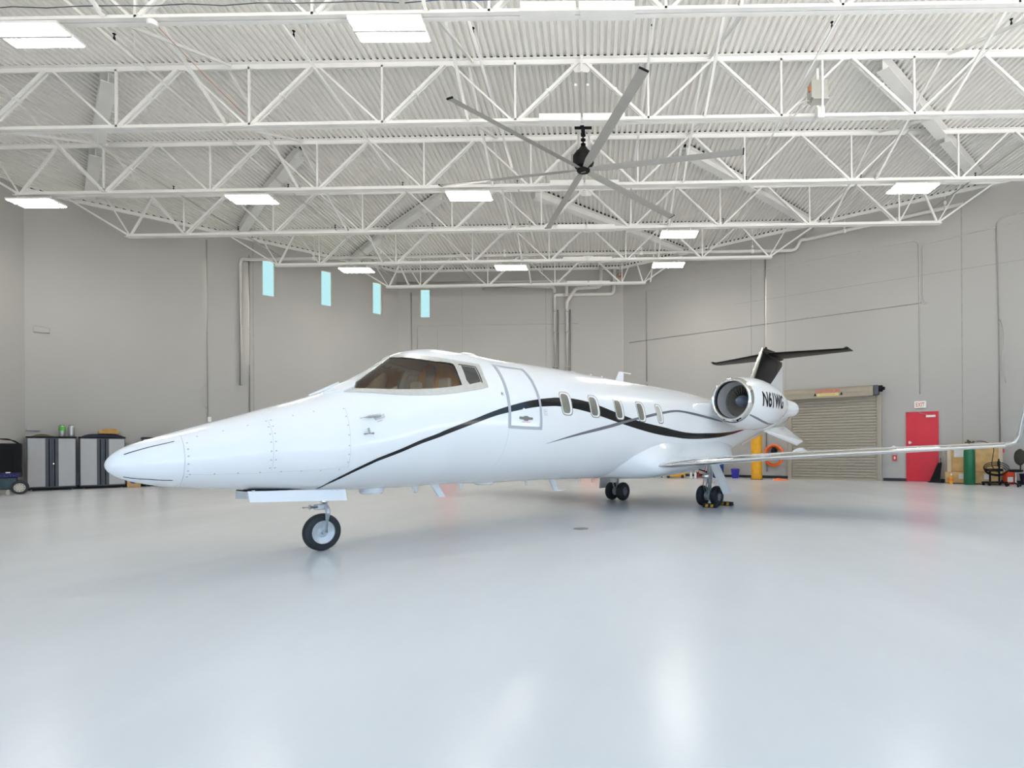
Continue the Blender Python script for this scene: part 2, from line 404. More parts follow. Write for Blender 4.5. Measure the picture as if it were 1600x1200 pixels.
# clerestory windows
def window(name, side, t0, t1, z0, z1):
    root = empty(name); root['kind'] = 'structure'
    bm = B()
    for a in (t0, t1-.04): wbox(bm, side, a, a+.04, z0, z1, -.16, -.02)
    for a in (z0, z1-.04): wbox(bm, side, t0, t1, a, a+.04, -.16, -.02)
    obj('window_frame', bm, M['conduit'], root)
    bm = B(); wbox(bm, side, t0+.03, t1-.03, z0+.03, z1-.03, -.105, -.095); obj('window_pane', bm, M['winglass'], root)
for i, w in enumerate(WINS_L): window('window_%d' % (i+1), 'L', *w)
window('window_4', 'B', 1.05, 1.59, 7.76, 9.20)

# ------------------------------------------------------------------ trusses
MOD, X0 = 3.05, -.26
ORD = ['frontmost', 'second', 'third', 'fourth', 'fifth', 'sixth', 'rearmost']
ZT = [6.5, 9.72, 12.92, 16.08, 19.22, 22.42, 25.6]
def limits(y):
    xl = max(-18.8, -9.65-(27.67-y)*.713/.7012) if y > 5 else -18.8
    xr = min(17.1, 10.33+(21.65-y)*.83/.5578)
    return xl, xr
def chord(bm, xa, xb, y, zf, up):
    s = 1 if up else -1
    for q in (-.056, .056):
        bar(bm, (xa, y+q, zf(xa)), (xb, y+q, zf(xb)), .09, .012)
        qq = math.copysign(.017, q)
        bar(bm, (xa, y+qq, zf(xa)+s*.055), (xb, y+qq, zf(xb)+s*.055), .011, .11)
for k, y in enumerate(ZT):
    xl, xr = limits(y)
    t = empty('roof_truss', ((xl+xr)/2, y, zbot((xl+xr)/2)), 0, 'white open-web steel roof truss, %s from the open front of the hangar' % ORD[k] if 0 < k < 6 else ('white open-web steel roof truss nearest the open front, above the view' if k == 0 else 'white shortest roof truss nearest the back wall'), 'roof truss', 'white roof trusses')
    off = Vector(t.location)
    def part(nm, bm, m=M['steel']):
        bmesh.ops.translate(bm, vec=-off, verts=bm.verts); return obj(nm, bm, m, t)
    ztc = lambda x: zdeck(x)-.008
    el, er = xl+2.4, xr-2.2
    nb = [X0+MOD*(j+.5) for j in range(-9, 9) if el+.9 < X0+MOD*(j+.5) < er-.9]
    ntp = [X0+MOD*j for j in range(-9, 9) if nb[0] < X0+MOD*j < nb[-1]]
    bm = B(); chord(bm, xl+.05, xr-.05, y, ztc, False); part('top_chord', bm)
    bm = B(); bar(bm, (xl+.05, y, zdeck(xl)+.033), (xr-.05, y, zdeck(xr)+.033), .10, .06); part('rib_void_shade', bm, M['base'])  # dark filler painted as the shadow in the deck voids over the chord
    bm = B(); chord(bm, el-.1, er+.1, y, zbot, True); part('bottom_chord', bm)
    for xb in nb:
        bm = B(); bar(bm, (xb, y, zbot(xb)+.06), (xb, y, ztc(xb)-.06), .045, .045); part('web_post', bm)
    for xt in ntp:
        for sgn in (-1, 1):
            xb = xt+sgn*MOD/2
            heavy = (sgn < 0 and xt <= X0+.1) or (sgn > 0 and xt >= X0-.1)
            bm = B()
            p, q = (xt+sgn*.09, y, ztc(xt)-.09), (xb-sgn*.09, y, zbot(xb)+.08)
            if heavy:
                for e in (-.042, .042):
                    bar(bm, (p[0], p[1]+e, p[2]), (q[0], q[1]+e, q[2]), .035, .06)
                mid = [(a+b)/2 for a, b in zip(p, q)]; box(bm, mid, (.09, .14, .06))
            else: bar(bm, p, q, .04, .045)
            part('web_diagonal', bm)
    for xe, xw, xn in ((el, xl+.25, nb[0]), (er, xr-.25, nb[-1])):
        bm = B(); bar(bm, (xe, y, zbot(xe)+.05), (xw, y, ztc(xw)-.06), .055, .055); part('end_strut', bm)
        xm = xe+(xn-xe)*.45; s_ = 1 if xw > xe else -1
        bm = B(); bar(bm, (xe-s_*.04, y, zbot(xe)+.07), (xm, y, ztc(xm)-.07), .05, .06); part('web_diagonal', bm)
        bm = B(); bar(bm, (xn, y, zbot(xn)+.07), (xm, y, ztc(xm)-.07), .035, .04); part('web_diagonal', bm)
        xq = xe+s_*.8
        bm = B(); bar(bm, (xe, y, zbot(xe)+.07), (xq, y, ztc(xq)-.07), .035, .035); part('web_diagonal', bm)
    for q in (-1, 1):
        bm = B(); box(bm, (X0+q*.50, y-.108, zbot(X0)+.075), (.95, .012, .14)); box(bm, (X0+q*.52, y, zbot(X0)-.014), (.95, .24, .012)); part('splice_plate', bm)
    bm = B(); prism(bm, [(X0-.30, y-.006, ztc(X0)-.02), (X0+.30, y-.006, ztc(X0)-.02), (X0+.16, y-.006, ztc(X0)-.30), (X0-.16, y-.006, ztc(X0)-.30)], (0, .012, 0)); box(bm, (X0, y-.07, ztc(X0)-.15), (.05, .12, .42)); part('gusset_plate', bm)
# cross bridging between neighbouring trusses
COLS = [-13.95, -8.4, -2.86, 2.55, 8.04, 13.4]
CN = ['leftmost', 'second from left', 'third from left', 'fourth from left', 'fifth from left', 'rightmost']
for k in range(len(ZT)-1):
    ya, yb = ZT[k], ZT[k+1]; l2, r2 = limits(yb)
    cols = [c for c in COLS if l2+1.2 < c < r2-1.2]
    for c in cols:
        z0, z1 = zbot(c), zdeck(c)
        cn = CN[COLS.index(c)]
        t = empty('cross_brace', (c, (ya+yb)/2, (z0+z1)/2), 0, 'white pipe cross brace between %s and %s roof trusses, %s column' % (ORD[k], ORD[k+1], cn), 'brace', 'white cross braces between trusses')
        off = Vector(t.location)
        for p, q, nm in (((c, ya+.05, z1-.05), (c, yb-.05, z0+.07), 'long_rod'), ((c+.11, ya+.05, z0+.07), (c+.11, yb-.05, z1-.05), 'rising_rod')):
            bm = B(); bar(bm, Vector(p)-off, Vector(q)-off, .055, .055); obj('brace_rod', bm, M['steel'], t)
        bm = B(); box(bm, Vector((c, yb-.06, z0+.12))-off, (.09, .12, .05)); obj('clip', bm, M['conduit'], t)
# wide-flange wall ties running square to the angled walls
def tie(a, b, label):
    a, b = Vector(a), Vector(b); c = (a+b)/2; zz = zdeck(c.x)-.17
    t = tag(None or empty('wall_tie_beam', (c.x, c.y, zz)), label, 'beam', 'white wall tie beams')
    u = (b-a).normalized(); n = Vector((-u.y, u.x, 0)); a2, b2 = a-c, b-c
    za, zb = SL*a2.x, SL*b2.x
    A, Bv = Vector((a2.x, a2.y, za)), Vector((b2.x, b2.y, zb))
    bm = B(); bar(bm, A, Bv, .014, .24); obj('web', bm, M['steel'], t)
    bm = B(); bar(bm, A+Vector((0, 0, .205)), Bv+Vector((0, 0, .205)), .18, .06); obj('rib_void_shade', bm, M['base'], t)  # black strip put in as shade between deck ribs and top flange
    for s, nm in ((-1, 'bottom_flange'), (1, 'top_flange')):
        bm = B(); bar(bm, A+Vector((0, 0, s*.125)), Bv+Vector((0, 0, s*.125)), .28, .016); obj(nm, bm, M['steel'], t)
for i, (a, b, w) in enumerate([((-11.2, 13.02), (-13.6, 15.48), 'left side, from second truss'), ((-14.3, 16.18), (-17.0, 19.0), 'left side, from third truss to wall nearest front'),
                              ((-8.6, 16.48), (-11.2, 19.1), 'left side, from third to fourth truss at middle'), ((-11.4, 19.32), (-14.0, 22.3), 'left side, from fourth to fifth truss'),
                              ((-5.2, 19.32), (-8.1, 22.3), 'left side, from fourth to fifth truss near centre'), ((-8.6, 22.8), (-10.9, 25.5), 'left side, from fifth truss to rearmost'),
                              ((-2.0, 19.32), (1.1, 22.3), 'right side, from fourth to fifth truss near centre'), ((1.3, 22.52), (4.0, 25.2), 'right side, from fifth truss to rearmost'),
                              ((2.75, 16.70), (5.4, 19.1), 'right side, from third to fourth truss at middle'), ((5.6, 19.32), (8.4, 22.0), 'right side, from fourth to fifth truss by wall'),
                              ((6.7, 13.02), (9.9, 15.98), 'right side, from second to third truss'), ((10.1, 16.18), (12.7, 18.6), 'right side, from third truss to wall')]):
    tie(a, b, 'white wide flange beam tied diagonally under the deck, %s' % w.replace(',', ''))
# sprinkler branch lines
NTH = ['leftmost', 'second from left', 'third from left', 'fourth from left', 'fifth from left', 'sixth from left', 'seventh from left', 'rightmost']
for i in range(8):
    x = -13.2+3.6*i; yend = min(27.2, limits(22)[1]*0+99)
    yend = min(27.0, (27.67+(x+9.65)*.7012/.713-.5) if x < -9.65 else 27.2, (21.65-(x-10.33)*.5578/.83-.5))
    z = zdeck(x)-.62
    t = empty('sprinkler_pipe', (x, 6.3, z), 0, 'thin white sprinkler branch pipe under the roof deck, %s' % NTH[i], 'sprinkler pipe', 'sprinkler branch pipes')
    bm = B(); tube(bm, [(0, 0, 0), (0, yend-6.3, 0)], .028, 8); obj('pipe_run', bm, M['steel'], t, True)
    y = 8.1
    while y < yend:
        bm = B(); lathe(bm, [(0, .02), (.07, .02), (.075, .012), (.12, .012), (.125, .032), (.135, .032)], (0, y-6.3, .02), (0, 0, 1), 8, False, True)
        obj('sprinkler_head', bm, M['dark'], t)
        bm = B(); tube(bm, [(0, y-6.3+.5, 0), (0, y-6.3+.5, .66)], .007, 6); tube(bm, [(.0, y-6.3+.5-.03, -.05), (-.035, y-6.3+.5, 0), (0, y-6.3+.5+.03, .03)], .008, 6); obj('hanger_rod', bm, M['steel'], t)
        y += 3.2

# ------------------------------------------------------------------ ceiling lights
def light_fixture(x, y, z, label):
    t = empty('ceiling_light', (x, y, z), 0, label, 'ceiling light', 'twin-panel ceiling lights')
    bm = B(); box(bm, (0, 0, .05), (1.26, .58, .05), bev=.01); box(bm, (0, 0, .085), (.9, .22, .05)); obj('housing', bm, M['lamp_body'], t)
    bm = B(); box(bm, (0, 0, .012), (1.24, .055, .034)); obj('centre_rail', bm, M['lamp_body'], t)
    for s in (-1, 1):
        bm = B(); box(bm, (0, s*.15, .018), (1.20, .235, .018)); obj('diffuser', bm, M['lamp'], t)
    for s in (-.4, .4):
        bm = B(); bar(bm, (s, 0, .10), (s, 0, .22), .03, .03); obj('hanger', bm, M['steel'], t)
LTS = [(-9.62, 9.72, 'white twin-panel ceiling light at the top left of the photo'), (-3.5, 9.72, 'white twin-panel ceiling light at top centre under the frontmost visible truss'),
       (-15.9, 16.08, 'white twin-panel ceiling light by the left side wall under the third truss'), (-9.75, 16.08, 'white twin-panel ceiling light left of centre above the windows'),
       (-3.55, 16.08, 'white twin-panel ceiling light just behind the left fan blade'), (9.1, 16.08, 'white twin-panel ceiling light near the right wall on a long truss'),
       (2.9, 19.22, 'white twin-panel ceiling light just right of the fan blade tip'), (2.95, 22.42, 'white twin-panel ceiling light far right above the tail'),
       (-3.3, 22.42, 'white twin-panel ceiling light in the far middle above the cabin'), (-9.45, 22.42, 'white twin-panel ceiling light at far left beside the second window')]
for x, y, l in LTS: light_fixture(x, y, zbot(x)-.235, l)

# ------------------------------------------------------------------ ceiling fan
FX, FY, FZ = -.26, 14.4, 8.40
fan = empty('ceiling_fan', (FX, FY, FZ), 0, 'huge six-blade grey ceiling fan with black motor hanging between trusses', 'fan')
bm = B(); lathe(bm, [(0, .0), (0, .15), (.02, .17), (.05, .17), (.07, .10)], (0, 0, -.06), (0, 0, 1), 24); obj('hub', bm, M['dark'], fan, True, .6)
bm = B(); box(bm, (0, 0, -.065), (.14, .03, .012), rz=-.5); obj('badge', bm, M['chrome'], fan)
bm = B(); lathe(bm, [(0, .0), (0, .13), (.04, .22), (.14, .27), (.30, .27), (.42, .19), (.48, .12), (.55, .08), (.56, 0)], (0, 0, .02), (0, 0, 1), 24); obj('motor', bm, M['dark'], fan, True, .5)
bm = B(); tube(bm, [(0, 0, .55), (0, 0, .98)], .045, 12); 
for zz in (.62, .74, .86): tube(bm, [(0, 0, zz), (0, 0, zz+.03)], .065, 12)
obj('downrod', bm, M['dark'], fan, True, .5)
bm = B(); box(bm, (0, 0, 1.0), (.10, .16, .12), bev=.02); box(bm, (0, 0, 1.10), (.44, .20, .05), bev=.008)
for s in (-.19, -.1, .1, .19): box(bm, (s, 0, 1.16), (.03, .22, .10))
obj('mount_bracket', bm, M['dark'], fan)
bm = B()
for s in (-.14, .14): bar(bm, (s, -1.45, 1.23), (s, 1.65, 1.23), .06, .05)
obj('support_angles', bm, M['steel'], fan)
bm = B(); tube(bm, [(-.25, 0, .1), (-.30, 0, .1), (-.30, 0, .38), (-.2, 0, .38)], .006, 6); obj('safety_wire', bm, M['dark'], fan)
bang = [math.atan2(10.6-14.4, 1.23)+k*PI/3 for k in range(6)]
for a in bang:
    R = Matrix.Rotation(a, 4, 'Z')
    bm = B(); secs = []
    for r in (.16, .5, 2., 3.95):
        tw = -.22; c = .21 if r > .3 else .12; sec = []
        for (cx_, cz_) in ((-.5, 0), (-.3, .11), (0, .14), (.3, .09), (.5, 0), (.3, -.02), (0, .0), (-.3, -.03)):
            yy, zz = cx_*c, cz_*c; sec.append(R @ Vector((r, yy*math.cos(tw)-zz*math.sin(tw), yy*math.sin(tw)+zz*math.cos(tw)-.01)))
        secs.append(sec)
    loft(bm, secs); bl = obj('blade', bm, M['fangrey'], fan, True, .7)
    bm = B(); box(bm, (3.965, 0, .0), (.03, .205, .03), R=Matrix.Rotation(-.22, 3, 'X')); bmesh.ops.transform(bm, matrix=R, verts=bm.verts); obj('blade_tip_cap', bm, M['dark'], bl)

# ------------------------------------------------------------------ fan control box, detector and cables up in the steel
def frame_xz(x, y, z): return Vector((x, y, z))
cb = empty('control_box', (5.06, 12.70, 8.72), 0, 'grey electrical control box on perforated strut among the right-hand trusses', 'electrical box')
bm = B(); box(bm, (0, 0, .55), (.37, .26, .40), bev=.012); obj('enclosure', bm, M['box'], cb)
bm = B(); box(bm, (.04, -.02, .33), (.36, .24, .03)); obj('gland_plate', bm, M['conduit'], cb)
bm = B(); box(bm, (-.20, -.05, .58), (.03, .07, .12)); obj('isolator_handle', bm, M['cable_orange'], cb)
bm = B(); box(bm, (.06, .14, .62), (.05, .03, 1.1))
for q in range(14): box(bm, (.06, -.145, .09+q*.075), (.014, .004, .035))
box(bm, (.06, -.135, .60), (.045, .016, 1.15)); obj('perforated_strut', bm, M['steel'], cb)
bm = B(); box(bm, (.05, -.02, .05), (.16, .14, .24), bev=.01); obj('junction_box', bm, M['white'], cb)
bm = B(); tube(bm, fillet([(-.1, -.05, .34), (-.4, -.05, .30), (-.62, 0, .05), (-.66, .1, -.12)], .25), .016, 8); tube(bm, fillet([(-.12, 0, .33), (-.36, 0, .2), (-.54, 0, .0), (-.6, .1, -.12)], .25), .016, 8); obj('flex_conduit', bm, M['conduit'], cb, True)
sd = empty('smoke_detector', (-7.50, 9.6, 8.50), 0, 'small round white alarm device hanging on an orange cable under a truss', 'smoke detector')
bm = B(); lathe(bm, [(0, .0), (0, .07), (.03, .085), (.07, .085), (.09, .05), (.09, 0)], (0, 0, 0), (0, 0, 1), 20); obj('body', bm, M['white'], sd, True, .6)
bm = B(); tube(bm, [(0, 0, .09), (-.05, .05, .18)], .006, 6); tube(bm, [(.03, .0, .05), (-.19, 1.6, .19), (-.40, 3.2, .36)], .006, 6); obj('cable', bm, M['cable_orange'], sd)
for nm, xa, xb, m, l in (('power_cable', -13.5, -3.3, 'cabdark', 'thin dark cable sagging along the front truss at the left'), ('power_cable', -3.2, 8.4, 'cable_blue', 'thin blue cable draped along the front truss at centre right')):
    bm = B(); pts = []
    x = xa; i = 0
    while x <= xb: pts.append((x, 9.60, zbot(x)+.155+.045*abs(math.sin(i*1.3)))); x += .6; i += 1
    tube(bm, pts, .008, 6); tag(obj(nm, bm, M[m], None, True), l, 'cable')

# ------------------------------------------------------------------ pipes
def pipe_thing(name, pts, r, m, label, cat, rad=.12, clamps=(), group=None, hangers=(), extra=None):
    o = Vector(pts[0]); t = empty(name, o, 0, label, cat, group)
    bm = B(); tube(bm, [Vector(p)-o for p in fillet(pts, rad)], r, 12); obj('pipe_run', bm, M[m], t, True)
    for c in clamps:
        bm = B(); c = Vector(c)-o; d = Vector((UL if c is None else (.0, 0, 0)))
        lathe(bm, [(-.02, r*1.35), (.02, r*1.35)], c, (0, 0, 1), 10, True, True); obj('clamp', bm, M['conduit'], t)
    for h in hangers:
        h = Vector(h)-o; bm = B(); bar(bm, h, h+Vector((0, 0, zdeck(h.x+o.x)-h.z-o.z-.02)), .02, .02); lathe(bm, [(-.05, r*1.3), (.05, r*1.3)], h, (1, 0, 0), 10, True, True)
        box(bm, h+Vector((0, 0, .18)), (.07, .07, .10)); obj('hanger', bm, M['steel'], t)
    if extra: extra(t, o)
    return t
zs = 9.0
mp = [(-14.45, 22.85, 4.0), (-14.45, 22.85, zs), (7.9, 22.85, zs+.235), (7.98, 22.8, zs+.48)]
e0, e1 = wpt('R', -2.03, 9.62, .22), wpt('R', 3.24, 9.74, .22)
pipe_thing('sprinkler_main', [wpt('L', 6.72, 3.95, .12), wpt('L', 6.72, 9.08, .12), (-13.9, 22.75, zs), (8.15, 22.75, zs+.24), (8.3, 22.62, zs+.62), e0, e1], .062, 'pipe', 'long white sprinkler main crossing the hangar and rising along the right wall', 'pipe', .2,
           hangers=[(-11.3, 22.75, zs+.03), (-8.6, 22.75, zs+.06), (-3.6, 22.75, zs+.11), (1.9, 22.75, zs+.17), (6.4, 22.75, zs+.22), wpt('R', -.6, 9.65, .22), wpt('R', 2.7, 9.73, .22)])
pipe_thing('riser_pipe', [wpt('B', 7.71, 0, .12), wpt('B', 7.71, 8.80, .12), wpt('B', 7.9, 8.82, .12), wpt('B', 10.5, 8.86, .12), wpt('B', 10.6, 8.95, .12), wpt('B', 10.65, 10.05, .12)], .085, 'pipe', 'white riser on the back wall that turns right at its top elbow', 'pipe', .14, clamps=[wpt('B', 7.71, z, .12) for z in (5.3, 7.0, 8.0)])
pipe_thing('riser_pipe', [wpt('B', 8.31, 0, .12), wpt('B', 8.31, 8.2, .12), wpt('B', 8.32, 8.42, .36), wpt('B', 8.75, 9.05, .38), wpt('B', 9.85, 9.12, .38), wpt('B', 9.98, 9.2, .38), wpt('B', 9.98, 10.1, .38)], .085, 'pipe', 'white riser on the back wall with a slanting offset below the ceiling', 'pipe', .12, clamps=[wpt('B', 8.31, z, .12) for z in (5.3, 7.0, 8.0)])
pipe_thing('header_pipe', [wpt('B', .1, 9.35, .35), wpt('B', 8.2, 9.44, .35), wpt('B', 8.31, 9.3, .35), wpt('B', 8.31, 8.75, .33)], .08, 'pipe', 'upper white horizontal pipe high on the back wall', 'pipe', .12)
pipe_thing('header_pipe', [wpt('B', 4.2, 9.15, .2), wpt('B', 7.6, 9.2, .2), wpt('B', 7.71, 9.1, .2), wpt('B', 7.71, 8.92, .2)], .08, 'pipe', 'lower white horizontal pipe ending in an elbow above the twin risers', 'pipe', .1)
for t_, l in ((7.87, 'thin grey conduit just right of the left riser pipe'), (8.46, 'thin grey conduit just right of the right riser pipe')):
    pipe_thing('wall_conduit', [wpt('B', t_, 0, .06), wpt('B', t_, 8.1, .06)], .03, 'conduit', l, 'conduit', group='wall conduits', clamps=[wpt('B', t_, z, .06) for z in (5.3, 7.0)])
def conduit(pts, l, r=.02, clamps=(), rad=.15):
    pipe_thing('wall_conduit', pts, r, 'conduit', l, 'conduit', rad, clamps, 'wall conduits')
conduit([wpt('L', 7.85, 2.4, .04), wpt('L', 7.85, 9.6, .04)], 'grey conduit with clamps on the left wall, left of the windows', .013, [wpt('L', 7.85, z, .04) for z in (4.3, 6.8, 9.0)])
conduit([wpt('L', 7.87, 2.95, .06), wpt('L', 8.1, 3.15, .1), wpt('L', 8.12, 3.6, .1), wpt('L', 7.9, 3.9, .06)], 'small looped flex conduit hanging beside the left wall conduit', .012, rad=.2)
conduit([wpt('L', 6.40, .3, .04), wpt('L', 6.40, 9.3, .04)], 'thin grey conduit beside the panel joint on the left wall', .022, [wpt('L', 6.4, z, .04) for z in (4.4, 6.2, 7.9)])
conduit([wpt('B', .67, 0, .04), wpt('B', .67, 9.0, .04)], 'grey conduit on the back wall left of its window', .022, [wpt('B', .67, z, .04) for z in (6.3, 8.)])
conduit([wpt('B', .95, 4.2, .016), wpt('B', .95, 7.38, .016), wpt('B', 8.9, 7.44, .016)], 'thin conduit running level across the back wall and down at left', .013)
conduit([wpt('R', -9.44, 4.5, .016), wpt('R', -9.44, 8.82, .016), wpt('R', 1.74, 8.84, .016), wpt('R', 1.88, 8.7, .016), wpt('R', 1.88, 3.2, .016)], 'long conduit high on the right wall that turns down above the red exit door', .018, rad=.12)
conduit([wpt('R', 2.12, 6.5, .016), wpt('R', 2.0, 6.6, .016), wpt('R', 2.0, 8.65, .016), wpt('R', 7.9, 9.0, .016)], 'conduit from a small bell box rising to the right end of the right wall', .018, rad=.12)
conduit([wpt('R', -10.4, 6.45, .016), wpt('R', 1.95, 6.52, .016)], 'conduit running level across the right wall below the longest one', .013)
conduit([wpt('R', -3.74, .3, .04), wpt('R', -3.74, 9.5, .04)], 'vertical grey conduit with clamps on the right wall behind the tail', .022, [wpt('R', -3.74, z, .04) for z in (5.0, 7.7)])
conduit([wpt('R', 4.25, 1.3, .04), wpt('R', 4.2, 8.95, .04), wpt('R', 4.5, 9.1, .04), wpt('R', 7.9, 9.25, .04)], 'vertical black-jacketed conduit on the right wall above the crate', .022, [wpt('R', 4.22, z, .04) for z in (5.5, 8.5)])
conduit([wpt('R', 4.27, 5.6, .06), wpt('R', 4.42, 5.0, .08), wpt('R', 4.30, 4.2, .08), wpt('R', 4.42, 3.4, .08)], 'loose grey cable dangling beside the right wall conduit', .012, rad=.5)
bm = B(); wbox(bm, 'R', 4.24, 4.37, 1.06, 1.18, 0, .06, .008); tag(obj('outlet_box', bm, M['red']), 'small dull red box at the foot of the right wall conduit', 'electrical box')
bm = B(); wbox(bm, 'L', 7.74, 7.86, 2.42, 2.62, 0.0, .09, .01); tag(obj('outlet_box', bm, M['white']), 'small pale box at the bottom of the left wall conduit', 'electrical box')
bm = B(); wbox(bm, 'L', 12.55, 12.87, 1.98, 2.10, 0, .05, .008); tag(obj('cable_trunking', bm, M['wall']), 'small wall-coloured trunking above the left cabinet in the corner', 'trunking')
bm = B(); wbox(bm, 'L', 12.30, 12.70, 5.28, 5.45, .002, .05, .008); tag(obj('louvre_box', bm, M['wall']), 'small wall-coloured box high in the far left corner', 'electrical box')
# ------------------------------------------------------------------ doors on the right wall
d1 = empty('door_1'); d1['kind'] = 'structure'
bm = B(); z = 0.0; n = 0
T0, T1 = -2.70, .49
while z < 3.2:
    for (za, zb_, oa, ob) in ((z, z+.085, .04, .085), (z+.085, z+.112, .02, .045)): wbox(bm, 'R', T0, T1, za, zb_, oa, ob)
    z += .112
obj('shutter_curtain', bm, M['shutter'], d1)
for a, b in ((-2.84, -2.68), (.47, .63)):
    bm = B(); wbox(bm, 'R', a, b, 0, 3.3, 0, .13); obj('guide_rail', bm, M['shutter'], d1)
bm = B(); axis = UR
lathe(bm, [(0, .2), (3.28, .2)], wpt('R', -2.90, 3.42, .21), UR, 24, True, True); wbox(bm, 'R', -2.90, .38, 3.21, 3.42, .02, .40); wbox(bm, 'R', -2.90, .38, 3.3, 3.62, .01, .2)
hood = obj('drum_hood', bm, M['hood'], d1, True, .5)
bm = B(); wbox(bm, 'R', .38, .56, 3.24, 3.60, .02, .36, .02); obj('motor_cover', bm, M['cabdark'], d1)
bm = B(); lathe(bm, [(0, .12), (.12, .12), (.14, .06), (.2, .06)], wpt('R', .56, 3.47, .22), UR, 16, True, True); obj('chain_wheel', bm, M['dark'], d1)
bm = B(); wbox(bm, 'R', -1.62, -.82, 3.28, 3.39, .40, .414); obj('sign_plate', bm, mat('sign_yellow', (.70, .58, .25), .5, noise=.03), d1)
text_obj('sign_text', 'COOKSON', M['exitred'], d1, wmtx('R', -1.23, 3.475, .407), .90, .13, .006, .02)
text_obj('sign_small_text', 'ROLLING DOORS', M['gold'], d1, wmtx('R', -1.22, 3.335, .415), .55, .045, .002)
for tt in (-1.69, -.72):
    bm = B(); prism(bm, [wpt('R', tt-.05, 3.30, .402), wpt('R', tt+.05, 3.30, .402), wpt('R', tt, 3.42, .402)], NR*.01); obj('warning_triangle', bm, M['dark'], d1)
def red_door(name, side, t0, t1, h, full=True):
    d = empty(name); d['kind'] = 'structure'
    bm = B()
    for a, b in ((t0-.06, t0), (t1, t1+.06)): wbox(bm, side, a, b, 0, h+.05, 0, .05)
    wbox(bm, side, t0-.06, t1+.06, h, h+.05, 0, .05); obj('door_frame', bm, M['red'] if full else M['wall'], d)
    bm = B(); wbox(bm, side, t0, t1, .01, h, 0, .035); obj('door_leaf', bm, M['red'], d)
    if full:
        bm = B(); wbox(bm, side, t0+.58, t1-.03, h-.16, h-.08, .035, .10, .008); cl = obj('door_closer', bm, M['white'], d)
        bm = B(); tube(bm, [wpt(side, t0+.62, h-.06, .08), wpt(side, t0+.4, h+.0, .16), wpt(side, t0+.35, h+.03, .05)], .01, 6); obj('closer_arm', bm, M['alu'], cl)
        bm = B(); wbox(bm, side, t0+.02, t0+.09, 1.38, 1.48, .035, .05); tube(bm, [wpt(side, t0+.05, 1.43, .05), wpt(side, t0+.05, 1.43, .09), wpt(side, t0+.13, 1.43, .09)], .012, 8); obj('door_handle', bm, M['white'], d)
    return d
red_door('door_2', 'R', 1.49, 2.40, 2.50)
red_door('door_3', 'B', 1.95, 2.85, 2.45, False)
ex = empty('exit_sign', wpt('R', 1.89, 2.82), 0, 'white EXIT sign with red letters above the red door', 'exit sign')
def child_of(e, o): o.parent = e; o.matrix_parent_inverse = Matrix.Translation(-Vector(e.location)) if not e.rotation_euler.z else (Matrix.Translation(e.location) @ Matrix.Rotation(e.rotation_euler.z, 4, 'Z')).inverted(); return o
bm = B(); wbox(bm, 'R', 1.70, 2.08, 2.69, 2.94, 0, .06, .01); child_of(ex, obj('sign_box', bm, M['white']))
child_of(ex, text_obj('letters', 'EXIT', M['exitred'], None, wmtx('R', 1.89, 2.815, .058), .27, .15, .006, .01))
cc = empty('cable_coil', wpt('B', 10.93, 9.80, .12), 0, 'small orange-brown coil hanging high in the back right corner', 'cable coil')
bm = B()
for q in range(3): tube(bm, [wpt('B', 10.93+(.11-.015*q)*math.cos(a*2*PI/24), 9.80+(.11-.015*q)*math.sin(a*2*PI/24), .10+.03*q) for a in range(24)], .018, 8, closed=True)
child_of(cc, obj('loops', bm, M['cable_orange'], None, True))
bm = B(); wbox(bm, 'B', 10.90, 10.96, 9.84, 9.94, 0, .16); child_of(cc, obj('hook', bm, M['conduit']))
fa = empty('fire_alarm', wpt('R', 1.05, .87), 0, 'red fire alarm pull station between roll-up door and red door', 'fire alarm')
bm = B(); wbox(bm, 'R', .99, 1.12, .76, .97, 0, .05, .008); child_of(fa, obj('case', bm, M['red']))
bm = B(); wbox(bm, 'R', 1.03, 1.08, .82, .92, .048, .062); child_of(fa, obj('pull_handle', bm, M['white']))
bm = B(); lathe(bm, [(0, .055), (.05, .055)], wpt('R', 2.05, 6.5, 0), NR, 14, False, True); tag(obj('bell_box', bm, M['wall']), 'tiny round box at the end of a conduit high above the red door', 'electrical box')

